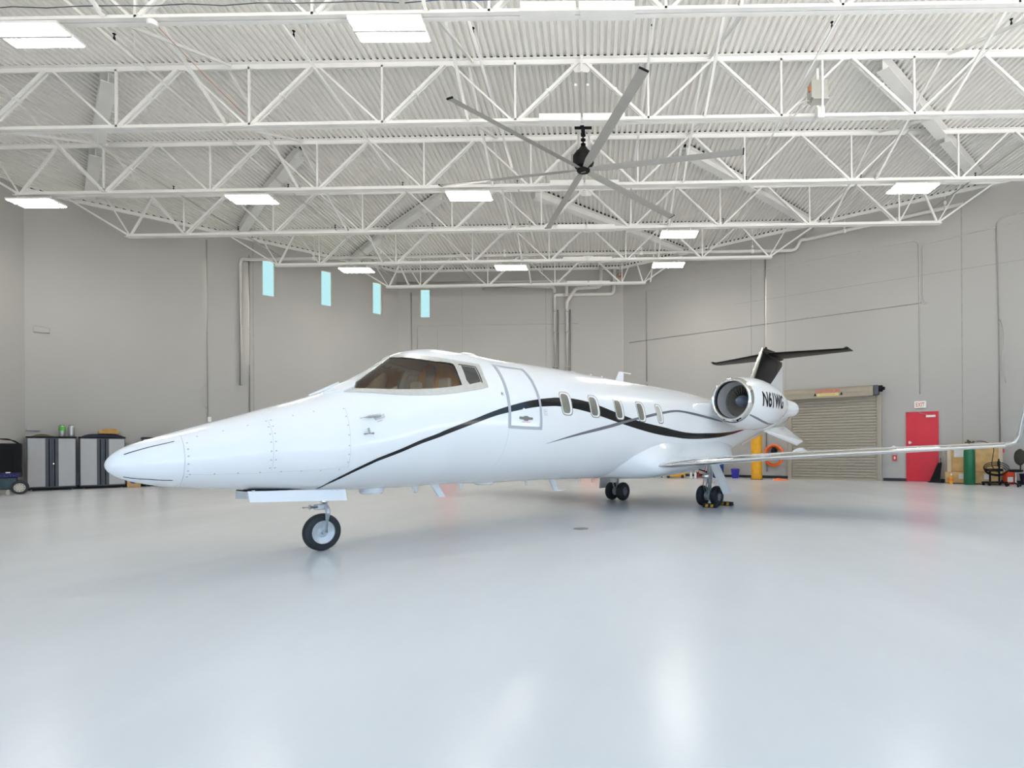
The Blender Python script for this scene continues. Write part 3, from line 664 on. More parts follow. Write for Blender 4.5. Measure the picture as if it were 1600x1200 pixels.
# ------------------------------------------------------------------ left wall cabinets and what stands on them
def cabinet(tl, tr, label, lock=False):
    # tl > tr along the left wall; front at .55 m from the wall
    t = empty('storage_cabinet', wpt('L', (tl+tr)/2, 0, .3), 0, label, 'cabinet', 'two-tone storage cabinets')
    def add(nm, bm, m, par=t):
        return child_of(t, obj(nm, bm, m))
    bm = B(); wbox(bm, 'L', tr, tl, .09, 1.74, .05, .53); add('carcass', bm, M['cabdark'])
    bm = B(); wbox(bm, 'L', tr-.02, tl+.02, 1.74, 1.785, .04, .57, .006); add('top_panel', bm, M['dark'])
    bm = B(); wbox(bm, 'L', tr, tl, .03, .10, .08, .50); add('plinth', bm, M['dark'])
    mid = (tl+tr)/2
    for a, b, ia, ib in ((mid+.005, tl-.01, mid+.16, tl-.02), (tr+.01, mid-.005, tr+.02, mid-.16)):
        bm = B(); wbox(bm, 'L', a, b, .11, 1.73, .53, .55, .004); dr = add('cabinet_door', bm, M['cabdark'])
        bm = B(); wbox(bm, 'L', ia, ib, .13, 1.715, .55, .556); q = obj('light_panel', bm, M['cabgrey']); q.parent = dr
        ia2 = ia if a > mid else ib+.03
        bm = B(); wbox(bm, 'L', (mid+.05 if a > mid else mid-.08), (mid+.08 if a > mid else mid-.05), .13, 1.70, .55, .565); q = obj('pull_strip', bm, M['dark']); q.parent = dr
        if lock and a < mid:
            bm = B(); lathe(bm, [(0, .016), (.015, .016)], wpt('L', mid-.04, .88, .55), NL, 12, False, True); q = obj('lock', bm, M['chrome']); q.parent = dr
    for tt in (tl-.1, tr+.1):
        for oo in (.12, .46):
            bm = B(); lathe(bm, [(0, .025), (.035, .02)], wpt('L', tt, 0, oo), (0, 0, 1), 10, True, True); add('levelling_foot', bm, M['alu'])
    return t
cabinet(12.86, 11.68, 'grey two-tone cabinet in the far left corner with two cans on top', True)
cabinet(11.59, 10.40, 'grey two-tone cabinet beside the jet nose with tan boxes on top')
cabinet(9.90, 8.70, 'grey two-tone cabinet mostly hidden behind the jet nose')
def can(t_, label, green):
    t = empty('tin_can', wpt('L', t_, 1.785, .30), 0, label, 'can', 'cans on the cabinet')
    bm = B(); lathe(bm, [(0, 0), (0, .08), (.012, .085), (.36, .085), (.372, .08), (.372, .0)], (0, 0, 0), (0, 0, 1), 24); obj('body', bm, M['tin'], t, True, .6)
    bm = B(); lathe(bm, [(.06 if not green else .20, .0865), (.34 if green else .31, .0865)], (0, 0, 0), (0, 0, 1), 24); obj('label_band', bm, M['limegreen'] if green else M['tin'], t, True, .6)
    bm = B(); lathe(bm, [(.0, 0), (0, .065), (.015, .06), (.015, 0)], (0, 0, .372), (0, 0, 1), 20); obj('lid', bm, M['dark'], t)
can(12.02, 'tin can with bright green label on left cabinet', True); can(11.79, 'plain silver tin can on right edge of left cabinet', False)
bm = B(); vs = []
import itertools
def mound(bm, cx, cy, cz, rx, ry, h, rz, seed, nx=14, ny=8, ru=1.):
    rnd = random.Random(seed); ph = [rnd.uniform(0, 6) for _ in range(6)]
    rows = []
    for i in range(nx+1):
        row = []
        for j in range(ny+1):
            u, v = i/nx*2-1, j/ny*2-1; e = max(0, 1-max(abs(u), abs(v))**4)
            hh = h*e*(1-.45*ru+.25*ru*math.sin(3*u+ph[0])+.2*ru*math.sin(5*v+ph[1]+2*u))
            x_, y_ = rx*u*(1+.06*math.sin(4*v+ph[2])), ry*v*(1+.08*math.sin(5*u+ph[3]))
            row.append(bm.verts.new((cx+x_*math.cos(rz)-y_*math.sin(rz), cy+x_*math.sin(rz)+y_*math.cos(rz), cz+max(.002, hh))))
        rows.append(row)
    for i in range(nx):
        for j in range(ny): bm.faces.new([rows[i][j], rows[i+1][j], rows[i+1][j+1], rows[i][j+1]])
    bot = [r[0] for r in rows]+[rows[-1][j] for j in range(1, ny+1)]+[rows[i][-1] for i in range(nx-1, -1, -1)]+[rows[0][j] for j in range(ny-1, 0, -1)]
    lo = [bm.verts.new((v.co.x, v.co.y, cz)) for v in bot]
    for i in range(len(bot)): bm.faces.new([bot[i], bot[(i+1) % len(bot)], lo[(i+1) % len(bot)], lo[i]])
    bm.faces.new(lo)
AL = math.atan2(UL.y, UL.x)
p = wpt('L', 12.5, 1.785, .32); bm = B(); mound(bm, p.x, p.y, p.z, .27, .18, .085, AL, 3); tag(obj('folded_cloth', bm, M['brown'], None, True), 'crumpled brown cloth lying on the corner cabinet', 'cloth')
p = wpt('L', 10.98, 1.785, .30); bm = B(); mound(bm, p.x, p.y, p.z, .54, .22, .115, AL, 5, ru=.12); tag(obj('folded_cover', bm, M['navy'], None, True), 'dark navy folded cover on the cabinet beside the nose', 'cover')
bm = B(); wbox(bm, 'L', 10.55, 11.10, 1.90, 2.00, .12, .48, .01); tag(obj('flat_box', bm, M['gold']), 'larger tan flat box resting on the dark folded cover', 'box')
bm = B(); wbox(bm, 'L', 10.62, 10.97, 2.00, 2.08, .15, .42, .012); tag(obj('flat_box', bm, M['gold']), 'smaller tan box on top of the larger tan box', 'box')
cbx = empty('cardboard_box', wpt('L', 10.16, 0, .3), 0, 'brown cardboard box with blue round mark on floor behind the nose', 'box')
bm = B(); wbox(bm, 'L', 9.97, 10.35, 0, .36, .15, .55, .004); child_of(cbx, obj('carton', bm, M['card']))
bm = B(); lathe(bm, [(0, .0), (0, .095), (.003, .095), (.003, 0)], wpt('L', 10.18, .22, .551), NL, 24); child_of(cbx, obj('round_mark', bm, M['logo_blue']))
# portable evaporative cooler at the left edge
ck = empty('portable_cooler', (-17.86, 16.75, 0), 0, 'black wheeled portable air cooler at the left edge of the photo', 'cooler')
ck.rotation_euler = (0, 0, .78)
def cbox(nm, c, s, m, bev=.01, par=ck):
    bm = B(); box(bm, c, s, bev=bev); return obj(nm, bm, M[m], par)
cbox('housing', (0, 0, 1.02), (1.15, .62, 1.02), 'dark', .03)
cbox('water_tank', (-.05, 0, .33), (1.05, .60, .36), 'teal', .03)
bm = B()
for q in range(13): box(bm, (-.5+q*.083, -.315, 1.06), (.012, .03, .80))
for q in range(11): box(bm, (0, -.315, .68+q*.075), (1.04, .026, .010))
obj('front_grille', bm, M['dark'], ck)
cbox('control_panel', (0, -.30, .585), (1.12, .06, .15), 'navy', .008)
text_obj('brand_text', 'AUTIC', M['purple'], ck, Matrix.Translation((.30, -.333, .565)) @ Matrix.Rotation(PI/2, 4, 'X'), .42, .075, .003, .02)
bm = B(); box(bm, (.28, -.34, .66), (.10, .02, .035), bev=.008); obj('latch', bm, M['white'], ck)
for s in (1, -1):
    bm = B(); lathe(bm, [(-.05, .13), (-.05, .20), (.05, .20), (.05, .13)], (.52, -.29 if s > 0 else .29, .20), (0, 1, 0), 32); w = obj('wheel', bm, M['rubber'], ck, True, .6)
    bm = B(); lathe(bm, [(-.04, 0), (-.045, .14), (.045, .14), (.04, 0)], (.52, -.29 if s > 0 else .29, .20), (0, 1, 0), 24)
    wd = obj('wheel_disc', bm, mat('cream_wheel', (.62, .58, .48), .5, noise=.04) if s > 0 else M['white'], w, True, .6)
    bm = B()
    for q in range(10):
        a = q*2*PI/10; box(bm, (.52+.10*math.cos(a), (-.338 if s > 0 else .338), .20+.10*math.sin(a)), (.02, .01, .02))
    obj('wheel_slots', bm, M['dark'], w)
for s in (-.2, .2):
    bm = B(); lathe(bm, [(-.02, .055), (.02, .055)], (.28, s-.08, .055), (0, 1, 0), 16, True, True); box(bm, (.28, s-.08, .10), (.06, .07, .10)); obj('caster', bm, M['conduit'], ck)
bm = B(); tube(bm, fillet([(-.55, -.2, 1.52), (-.5, -.2, 1.66), (.30, -.2, 1.66), (.5, -.2, 1.52)], .06), .016, 8); tube(bm, fillet([(-.3, .2, 1.52), (-.2, .15, 1.70), (.4, -.1, 1.62), (.55, -.25, 1.5)], .06), .014, 8); obj('push_handle', bm, M['dark'], ck, True)

# ------------------------------------------------------------------ clutter along the right wall
cr = empty('wooden_crate', wpt('R', 3.50, 0, .47), math.atan2(UR.y, UR.x), 'large plank-sided wooden crate against the right wall', 'crate')
bm = B(); zz = .42
while zz < 1.22: box(bm, (0.02, -.30, zz+.095), (1.38, .025, .18)); zz += .19
box(bm, (.02, 0, .82), (1.36, .58, .80)); obj('crate_body', bm, M['wood'], cr)
for s in (-.70, .74):
    bm = B(); box(bm, (s, -.32, .82), (.11, .03, .84)); obj('batten', bm, M['cream'], cr)
bm = B(); box(bm, (-.04, -.16, .22), (1.56, .60, .38)); box(bm, (-.04, -.465, .22), (1.56, .02, .36)); obj('lower_case', bm, M['wood'], cr)
for x in (-.6, 0, .6):
    bm = B(); box(bm, (x, -.15, .015), (.09, .56, .03)); obj('skid', bm, M['brown'], cr)
for x, z, w, h in ((-.42, 1.03, .28, .24),):
    bm = B(); box(bm, (x, -.316, z), (w, .004, h)); obj('paper_label', bm, M['paper'], cr)
for x in (-.35, .35):
    bm = B(); box(bm, (x, -.477, .26), (.14, .004, .17)); obj('paper_label', bm, M['paper'], cr)
gc = empty('gas_cylinder', wpt('R', 3.38, 0, 1.25), 0, 'tall dark green gas cylinder standing in front of the wooden crate', 'gas cylinder')
bm = B(); lathe(bm, [(0, 0), (0, .15), (.02, .165), (1.12, .165), (1.22, .14), (1.30, .07), (1.34, .05), (1.34, 0)], (0, 0, 0), (0, 0, 1), 32); obj('body', bm, M['green'], gc, True, .7)
bm = B(); lathe(bm, [(0, .03), (.08, .03), (.09, .045), (.13, .045)], (0, 0, 1.33), (0, 0, 1), 12, False, True); bar(bm, (-.14, 0, 1.40), (.12, 0, 1.40), .05, .04); lathe(bm, [(0, .035), (.03, .035)], (.1, -.04, 1.42), (0, -1, 0), 16, True, True); lathe(bm, [(0, .035), (.03, .035)], (-.08, -.04, 1.46), (0, -1, 0), 16, True, True); obj('regulator', bm, M['brown'], gc)
bm = B(); tube(bm, fillet([(.12, 0, 1.42), (.35, -.1, 1.46), (.7, -.2, 1.30), (.60, -.25, .9), (.55, -.25, .6), (.8, -.25, .40)], .2), .012, 8); obj('gas_hose', bm, M['dark'], gc, True)
hl = empty('hose_coil', wpt('R', 4.02, 0, 1.38), 0, 'black coiled hose on a small trolley beside the green cylinder', 'hose')
bm = B()
for q in range(3):
    rr_ = .30+.03*q; tube(bm, [(.08+rr_*1.15*math.cos(a*2*PI/28), -.02*q+.06*math.sin(a*2*PI/28), .48+.04*q+rr_*.55*math.sin(a*2*PI/28)) for a in range(28)], .013, 6, closed=True)
obj('loops', bm, M['dark'], hl, True)
bm = B(); box(bm, (.05, 0, .10), (.62, .34, .05)); bar(bm, (-.1, 0, .1), (-.1, 0, .5), .04, .04); bar(bm, (.2, 0, .1), (.2, 0, .62), .04, .04); box(bm, (.02, 0, .50), (.50, .16, .09)); obj('trolley', bm, M['dark'], hl)
for sx in (-.22, .32):
    for sy in (-.14, .14):
        bm = B(); lathe(bm, [(-.015, .04), (.015, .04)], (sx, sy, .04), (0, 1, 0), 14, True, True); box(bm, (sx, sy, .08), (.03, .03, .03)); obj('caster', bm, M['dark'], hl)
bm = B(); lathe(bm, [(0, .04), (.16, .04), (.18, .02), (.24, .02)], (.2, .02, .62), (0, 0, 1), 12, True, True); obj('spray_bottle', bm, M['dark'], hl)
ch = empty('work_stool', wpt('R', 4.72, 0, 1.55), .5, 'black rolling work stool with oval backrest at the right edge', 'stool')
bm = B(); secs = []
for k in range(9):
    a = -1+k/4; w = .17*math.sqrt(max(.02, 1-a*a)); secs.append([(-.03+.01*k/8, -w, .92+.26*a), (-.06, -w*.6, .92+.26*a), (-.06, w*.6, .92+.26*a), (-.03, w, .92+.26*a), (.03, w*.6, .92+.26*a), (.03, -w*.6, .92+.26*a)])
loft(bm, secs); obj('backrest', bm, mat('olive_black_fabric', (.035, .035, .025), .8, noise=.2), ch, True)
bm = B(); tube(bm, fillet([(0, 0, .72), (.02, 0, .52), (-.25, 0, .46)], .1), .018, 8); obj('back_stem', bm, M['dark'], ch, True)
bm = B(); lathe(bm, [(0, 0), (0, .16), (.02, .19), (.06, .19), (.08, .15), (.08, 0)], (-.28, 0, .46), (0, 0, 1), 24); obj('seat', bm, M['dark'], ch, True, .7)
bm = B(); tube(bm, [(-.28, 0, .12), (-.28, 0, .47)], .025, 10); obj('gas_lift', bm, M['alu'], ch)
for k in range(5):
    a = k*2*PI/5; bm = B(); bar(bm, (-.28, 0, .12), (-.28+.27*math.cos(a), .27*math.sin(a), .08), .045, .03); lg = obj('leg', bm, M['dark'], ch)
    bm = B(); lathe(bm, [(-.02, .032), (.02, .032)], (-.28+.27*math.cos(a), .27*math.sin(a), .032), (math.sin(a), -math.cos(a), 0), 12, True, True); obj('caster', bm, M['dark'], lg)
bk = empty('bucket', wpt('R', 4.47, 0, .42), 0, 'red-orange bucket with white label beside the wooden crate', 'bucket')
bm = B(); lathe(bm, [(0, 0), (0, .15), (.40, .18), (.42, .19), (.42, .17), (.02, .14), (.02, 0)], (0, 0, 0), (0, 0, 1), 28); obj('pail', bm, mat('bucket_red', (.80, .09, .03), .4, noise=.05), bk, True, .7)
bm = B(); box(bm, (-.07, -.165, .17), (.16, .02, .16), rz=-.3, bev=.004); obj('paper_label', bm, M['paper'], bk)
bm = B(); tube(bm, [(.185*math.cos(a*PI/10), -.02, .40+.1*math.sin(a*PI/10)) for a in range(11)], .006, 6); obj('bail_handle', bm, M['alu'], bk)
bm = B(); lathe(bm, [(0, 0), (0, .22), (.34, .27), (.36, .28), (.36, .25), (.03, .2), (.03, 0)], wpt('R', 5.02, 0, .45), (0, 0, 1), 24); tag(obj('plastic_tub', bm, M['navy'], None, True, .7), 'dark blue tub at the far right behind the white step stool', 'tub')
st = empty('step_stool', wpt('R', 4.95, 0, .95), -.6, 'white folding step stool cut by the right edge of the photo', 'step stool')
bm = B(); box(bm, (.18, 0, .78), (.42, .26, .035), bev=.008); obj('top_step', bm, M['cream'], st)
bm = B(); box(bm, (.18, -.16, .40), (.40, .22, .03), bev=.006); obj('lower_step', bm, M['white'], st)
for s in (-.03, .39):
    bm = B(); bar(bm, (s, -.28, .0), (s, -.06, .77), .03, .04); obj('front_leg', bm, M['white'], st)
    bm = B(); bar(bm, (s, .26, 0), (s, .06, .77), .03, .04); bar(bm, (s, .20, .22), (s, -.22, .26), .02, .02); obj('rear_leg', bm, M['white'], st)
lb = empty('black_case', wpt('R', 2.43, 0, .35), math.atan2(UR.y, UR.x), 'black slanted case leaning beside the left end of the crate', 'case')
bm = B(); prism(bm, [(-.25, -.06, 0), (.06, -.06, 0), (.14, -.06, .70), (.02, -.06, .70)], (0, .12, 0)); obj('shell', bm, M['dark'], lb)
bm = B(); tube(bm, [(.10, 0, .70), (.10, 0, .86)], .02, 8); obj('grip', bm, M['dark'], lb)
bm = B(); box(bm, (-.05, 0, .02), (.5, .2, .03)); obj('foot', bm, M['dark'], lb)
yb = empty('spray_bottle', wpt('R', 2.86, 0, 1.15), 0, 'orange-yellow bottle on floor in front of the crate', 'bottle')
bm = B(); lathe(bm, [(0, 0), (0, .06), (.02, .065), (.20, .065), (.26, .025), (.30, .025)], (0, 0, 0), (0, 0, 1), 16, False, True); obj('body', bm, M['yellow'], yb, True, .7)
bm = B(); lathe(bm, [(0, .03), (.05, .03)], (0, 0, .30), (0, 0, 1), 12, True, True); obj('cap', bm, M['white'], yb)
bm = B(); lathe(bm, [(.10, .0655), (.19, .0655)], (0, 0, 0), (0, 0, 1), 16); obj('label_band', bm, M['orange'], yb)
# bollard, hose reel and things seen under the wing
bl_ = empty('bollard', (6.52, 22.75, 0), 0, 'thick yellow bollard left of the roll-up door', 'bollard')
bm = B(); lathe(bm, [(0, 0), (0, .215), (1.95, .215), (2.03, .18), (2.08, .1), (2.09, 0)], (0, 0, 0), (0, 0, 1), 32); obj('post', bm, M['yellow'], bl_, True, .7)
bm = B(); lathe(bm, [(0, .24), (.015, .24)], (0, 0, 0), (0, 0, 1), 32, False, True); obj('base_ring', bm, M['dark'], bl_)
hr = empty('hose_reel', wpt('R', -3.40, .95, .1), 0, 'coiled orange air hose hanging on the wall left of the roll-up door', 'hose reel')
bm = B(); xh = UR
for q in range(5):
    rr_ = .40-.035*(q % 3); pts = [wpt('R', -3.40, .95, .08+.03*(q//3)+.012*q)+UR*(rr_*math.cos(a*2*PI/40))+Vector((0, 0, (rr_+.015*q)*math.sin(a*2*PI/40))) for a in range(40)]
    tube(bm, pts, .028, 8, closed=True)
child_of(hr, obj('hose', bm, M['orange'], None, True))
bm = B(); lathe(bm, [(0, .12), (.16, .12)], wpt('R', -3.40, 1.13, 0), NR, 16, False, True); wbox(bm, 'R', -3.46, -3.36, 1.05, 1.30, .02, .2); child_of(hr, obj('wall_hook', bm, M['dark']))
bm = B(); wbox(bm, 'R', -3.80, -3.68, 1.50, 1.60, 0, .03); child_of(hr, obj('small_plate', bm, M['wall']))
p = Vector((7.25, 22.0, 0)); bm = B(); mound(bm, p.x, p.y, 0, .30, .12, .09, -.5, 9); tag(obj('floor_cloth', bm, M['orange'], None, True), 'flat orange cloth lying on the floor beside the hose reel', 'cloth')
br = empty('plastic_barrel', (5.28, 24.2, 0), 0, 'dark blue plastic drum seen behind the landing gear door', 'barrel')
bm = B(); lathe(bm, [(0, 0), (0, .2), (.03, .22), (.3, .23), (.32, .24), (.34, .23), (.62, .23), (.64, .24), (.66, .23), (.9, .22), (.94, .2), (.94, 0)], (0, 0, 0), (0, 0, 1), 28); obj('drum', bm, M['blue'], br, True, .7)
bm = B(); lathe(bm, [(0, .04), (.02, .04)], (.1, 0, .94), (0, 0, 1), 12, False, True); obj('bung', bm, M['dark'], br)
wb = empty('waste_bin', (5.93, 23.85, 0), -.4, 'violet-blue plastic bin left of the yellow bollard', 'bin')
bm = B(); secs = [[(-a, -a*.8, z), (a, -a*.8, z), (a, a*.8, z), (-a, a*.8, z)] for a, z in ((.12, 0), (.155, .34), (.17, .36), (.17, .39))]; loft(bm, secs); obj('tub', bm, M['purple'], wb)
bm = B(); tube(bm, [(.14*math.cos(a*PI/8), -.1, .37+.06*math.sin(a*PI/8)) for a in range(9)], .008, 6); obj('handle', bm, M['dark'], wb)
ym = empty('yellow_floor_machine', (3.45, 24.35, 0), -.1, 'low yellow-orange machine on the floor seen under the fuselage', 'machine')
bm = B(); box(bm, (0, 0, .20), (.85, .45, .30), bev=.04); box(bm, (.28, 0, .37), (.30, .4, .16), bev=.04); obj('body', bm, M['yellow'], ym)
for s in (-.3, .3):
    bm = B(); lathe(bm, [(-.03, .07), (.03, .07)], (s, -.23, .07), (0, 1, 0), 16, True, True); lathe(bm, [(-.03, .07), (.03, .07)], (s, .23, .07), (0, 1, 0), 16, True, True); obj('wheel', bm, M['rubber'], ym)
bm = B(); 
for x in (-.1, .02, .12): box(bm, (x, -.228, .27), (.04, .01, .10))
obj('white_marking', bm, M['white'], ym)
bb = empty('tool_tray', (2.75, 24.75, 0), 0, 'slate blue low tray left of the yellow machine', 'tray')
bm = B(); box(bm, (0, 0, .16), (.42, .35, .14), bev=.01); obj('tray', bm, mat('slate_blue', (.08, .13, .30), .5, noise=.1), bb)
for sx in (-.17, .17):
    bm = B(); bar(bm, (sx, -.12, 0), (sx, -.12, .1), .03, .03); bar(bm, (sx, .12, 0), (sx, .12, .1), .03, .03); obj('leg', bm, M['dark'], bb)
bm = B(); box(bm, (2.06, 25.2, .10), (.30, .25, .20), bev=.008); tag(obj('wood_block', bm, M['card']), 'tan wooden block far under the fuselage near the back corner', 'block')
ht = empty('hand_truck', (4.62, 24.55, 0), -.5, 'red two-wheeled hand truck by the wall under the wing', 'hand truck')
bm = B()
for s in (-.13, .13): bar(bm, (s, 0, .05), (s, .15, .95), .035, .035)
for z in (.15, .4, .7, .92): bar(bm, (-.13, z*.16, z), (.13, z*.16, z), .03, .03)
obj('frame', bm, M['red'], ht)
bm = B(); box(bm, (0, -.12, .03), (.30, .22, .015)); obj('toe_plate', bm, M['red'], ht)
for s in (-.2, .2):
    bm = B(); lathe(bm, [(-.03, .05), (-.03, .11), (.03, .11), (.03, .05)], (s, .06, .11), (1, 0, 0), 20, True, True); obj('wheel', bm, M['rubber'], ht)
for (x, y, l) in ((4.06, 23.9, 'left one of two slim white bottles beside the yellow machine'), (4.24, 23.85, 'right one of two slim white bottles beside the yellow machine')):
    b_ = empty('white_bottle', (x, y, 0), 0, l, 'bottle', 'white bottles by the wall')
    bm = B(); lathe(bm, [(0, 0), (0, .05), (.2, .05), (.25, .02), (.3, .02)], (0, 0, 0), (0, 0, 1), 14, False, True); obj('body', bm, M['white'], b_, True, .7)
    bm = B(); lathe(bm, [(0, .025), (.05, .025)], (0, 0, .30), (0, 0, 1), 10, True, True); obj('cap', bm, M['white'], b_)
og = empty('orange_crate', (-.30, 26.4, 0), 0, 'low orange crate on the floor behind the fuselage', 'crate')
bm = B(); box(bm, (0, 0, .40), (.85, .5, .75), bev=.03); obj('body', bm, M['orange'], og); bm = B(); box(bm, (0, 0, .80), (.9, .55, .05), bev=.01); obj('lid', bm, M['orange'], og)
for s in (-.36, .36):
    bm = B(); box(bm, (s, 0, .012), (.08, .46, .025)); obj('skid', bm, M['dark'], og)
dn = empty('floor_drain', (-.23, 8.79, 0), 0, 'small grey round drain cover in the floor in front of the jet', 'drain')
bm = B(); lathe(bm, [(0, .118), (.004, .115), (.004, 0)], (0, 0, 0), (0, 0, 1), 32); obj('cover_plate', bm, M['floordrain'], dn)

#JET-BEGIN#
# ------------------------------------------------------------------ the business jet (local axes: x aft from the nose wheel, -y to its left, z up)
jet = empty('private_jet', (-3.399, 6.990, 0), math.atan2(.773, .634), 'white business jet with black swoosh stripe parked nose-left in the hangar', 'airplane')
def J(s, b, z): return Vector((s, -b, z))
def jp(nm, bm, m, par=None, smooth=True, angle=.6): return obj(nm, bm, m, par or jet, smooth, angle)
KT = [-2.06, -1.95, -1.7, -1.3, -0.7, 0.0, 0.3, 0.65, 1.0, 1.4, 1.9, 2.6, 3.6, 5.0, 6.5, 8.0, 9.5, 11.0, 12.5, 14.0, 15.4]
HW = [.015, .13, .26, .385, .52, .64, .69, .745, .79, .85, .9, .96, .985, .985, .985, .985, .93, .8, .6, .38, .16]
ZTP = [1.137, 1.258, 1.369, 1.509, 1.713, 1.966, 2.118, 2.308, 2.56, 2.678, 2.703, 2.68, 2.685, 2.668, 2.639, 2.617, 2.544, 2.579, 2.618, 2.615, 2.607]
ZBT = [1.077, .977, .898, .846, .789, .747, .735, .729, .726, .731, .729, .713, .71, .682, .672, .74, .926, 1.267, 1.602, 1.871, 2.153]
ZMD = [1.107, 1.118, 1.134, 1.178, 1.251, 1.296, 1.361, 1.45, 1.57, 1.658, 1.708, 1.696, 1.698, 1.675, 1.656, 1.678, 1.735, 1.923, 2.11, 2.243, 2.38]
def slopes(ys):
    n = len(KT); h = [KT[i+1]-KT[i] for i in range(n-1)]; d = [(ys[i+1]-ys[i])/h[i] for i in range(n-1)]
    return [d[0]]+[(d[i-1]*h[i]+d[i]*h[i-1])/(KT[i+1]-KT[i-1]) for i in range(1, n-1)]+[d[-1]]
TAB = [(ys, slopes(ys)) for ys in (ZTP, ZBT, ZMD, [h*h for h in HW])]
def hermite(s, T):
    ys, m = T; i = 0
    while i < len(KT)-2 and s > KT[i+1]: i += 1
    h = KT[i+1]-KT[i]; t = (s-KT[i])/h
    return (2*t**3-3*t**2+1)*ys[i]+(t**3-2*t**2+t)*h*m[i]+(-2*t**3+3*t**2)*ys[i+1]+(t**3-t**2)*h*m[i+1]
TABN = [(ys, slopes(ys)) for ys in ([0.]+[(a-b)**2 for a, b in zip(ZTP, ZMD)][1:], [0.]+[(a-b)**2 for a, b in zip(ZMD, ZBT)][1:], ZMD, [0.]+[h*h for h in HW][1:])]
def sect(s):
    if s < -.7:
        o = [hermite(s, T) for T in TABN]; return o[2]+math.sqrt(max(o[0], 1e-6)), o[2]-math.sqrt(max(o[1], 1e-6)), o[2], math.sqrt(max(o[3], 1e-6))
    i = 0
    while i < len(KT)-2 and s > KT[i+1]: i += 1
    h = KT[i+1]-KT[i]; t = (s-KT[i])/h; o = []
    for ys, m in TAB:
        o.append((2*t**3-3*t**2+1)*ys[i]+(t**3-2*t**2+t)*h*m[i]+(-2*t**3+3*t**2)*ys[i+1]+(t**3-t**2)*h*m[i+1])
    return o[0], o[1], o[2], math.sqrt(max(o[3], 1e-5))
def sp(v): return math.copysign(abs(v)**.95, v)
def raw(s, th):
    zt, zb, zm, hw = sect(s); c, q = math.cos(th), math.sin(th)
    return Vector((s, hw*sp(c), zm+(zt-zm if q > 0 else zm-zb)*sp(q)))
def fz(s, th, off=0., side=1):
    p = raw(s, th)
    if off:
        e = .01; a = raw(min(s+e, 15.39), th)-raw(max(s-e, -2.0595), th); c = raw(s, th+e)-raw(s, th-e); n = c.cross(a)
        if n.length > 1e-9:
            n.normalize(); ctr = Vector((s, 0, sect(s)[2]))
            if n.dot(p-ctr) < 0: n = -n
            p = p+n*off
    return J(p.x, p.y*side, p.z)
def L_(u, v, o): return fz(u, v, o, 1)
def R_(u, v, o): return fz(u, v, o, -1)
NTH_ = 112
FRAME = [(0.13, 1.0951), (0.22, 1.058), (0.297, 1.2145), (0.411, 1.3186), (0.577, 1.4575), (0.749, 1.535), (0.846, 1.535), (0.923, 1.535), (0.965, 1.4996), (0.99, 1.3166), (1.047, 1.1964), (1.109, 1.1259), (1.215, 1.047), (1.335, 0.9915), (1.432, 0.9452), (1.535, 0.9076), (1.668, 0.8827), (1.809, 0.866), (1.974, 0.8475), (1.946, 0.6022), (1.96, 0.4044), (1.815, 0.3705), (1.6, 0.3358), (1.449, 0.3221), (1.307, 0.3229), (1.172, 0.3315), (1.043, 0.3575), (0.919, 0.4035), (0.803, 0.4728), (0.692, 0.5514), (0.585, 0.6299), (0.483, 0.7099), (0.385, 0.7961), (0.291, 0.8896), (0.202, 0.9917)]
GLASS = [(0.229, 1.0865), (0.294, 1.2195), (0.405, 1.279), (0.548, 1.3874), (0.718, 1.47), (0.815, 1.47), (0.88, 1.47), (0.906, 1.2983), (0.974, 1.1388), (1.062, 1.0169), (1.166, 0.9307), (1.282, 0.8685), (1.352, 0.8517), (1.42, 0.8284), (1.491, 0.8072), (1.513, 0.793), (1.521, 0.7588), (1.515, 0.5781), (1.526, 0.4261), (1.42, 0.4156), (1.325, 0.4152), (1.234, 0.4182), (1.145, 0.4278), (1.06, 0.4437), (0.936, 0.4869), (0.821, 0.5555), (0.712, 0.6367), (0.607, 0.7172), (0.505, 0.7952), (0.407, 0.8783), (0.314, 0.9741)]
SIDEG = [(1.634, .7736), (1.852, .7514), (1.858, .4877), (1.66, .4371), (1.624, .5083)]
def inhole(s, th):
    if th > PI/2 and th < 1.5*PI: th = PI-th
    elif th >= 1.5*PI: th -= 2*PI
    return inpoly((s, th), GLASS)
def skin(svals, hole=False):
    bm = B(); rings = []
    for s in svals: rings.append([bm.verts.new(fz(s, 2*PI*k/NTH_)) for k in range(NTH_)])
    for i in range(len(svals)-1):
        for k in range(NTH_):
            if hole and any(inhole(ss, 2*PI*kk/NTH_) for ss in (svals[i], svals[i+1]) for kk in (k, k+1)): continue
            bm.faces.new([rings[i][k], rings[i][(k+1) % NTH_], rings[i+1][(k+1) % NTH_], rings[i+1][k]])
    return bm, rings
sv = [-1.5]; 
while sv[-1] < 15.35: sv.append(sv[-1]+(.04 if sv[-1] < 2.1 else .10))
sv[-1] = 15.4
bm, rg = skin(sv, True); bm.faces.new(rg[-1])
fus = jp('fuselage', bm, M['paint'], angle=.9)
bm, rg = skin([-2.0599, -2.059, -2.056, -2.05, -2.04, -2.025, -2.005, -1.98, -1.95]+[-1.9+.04*k for k in range(10)]+[-1.502]); bm.faces.new(rg[0])
nose = jp('nose_cone', bm, M['paint'], fus, angle=1.2)
bm = B(); lathe(bm, [(0, .20), (.1, .17), (.18, .11), (.22, .0)], J(15.38, 0, 2.38), (1, 0, 0), 24); jp('tail_cone', bm, M['paint'], fus)
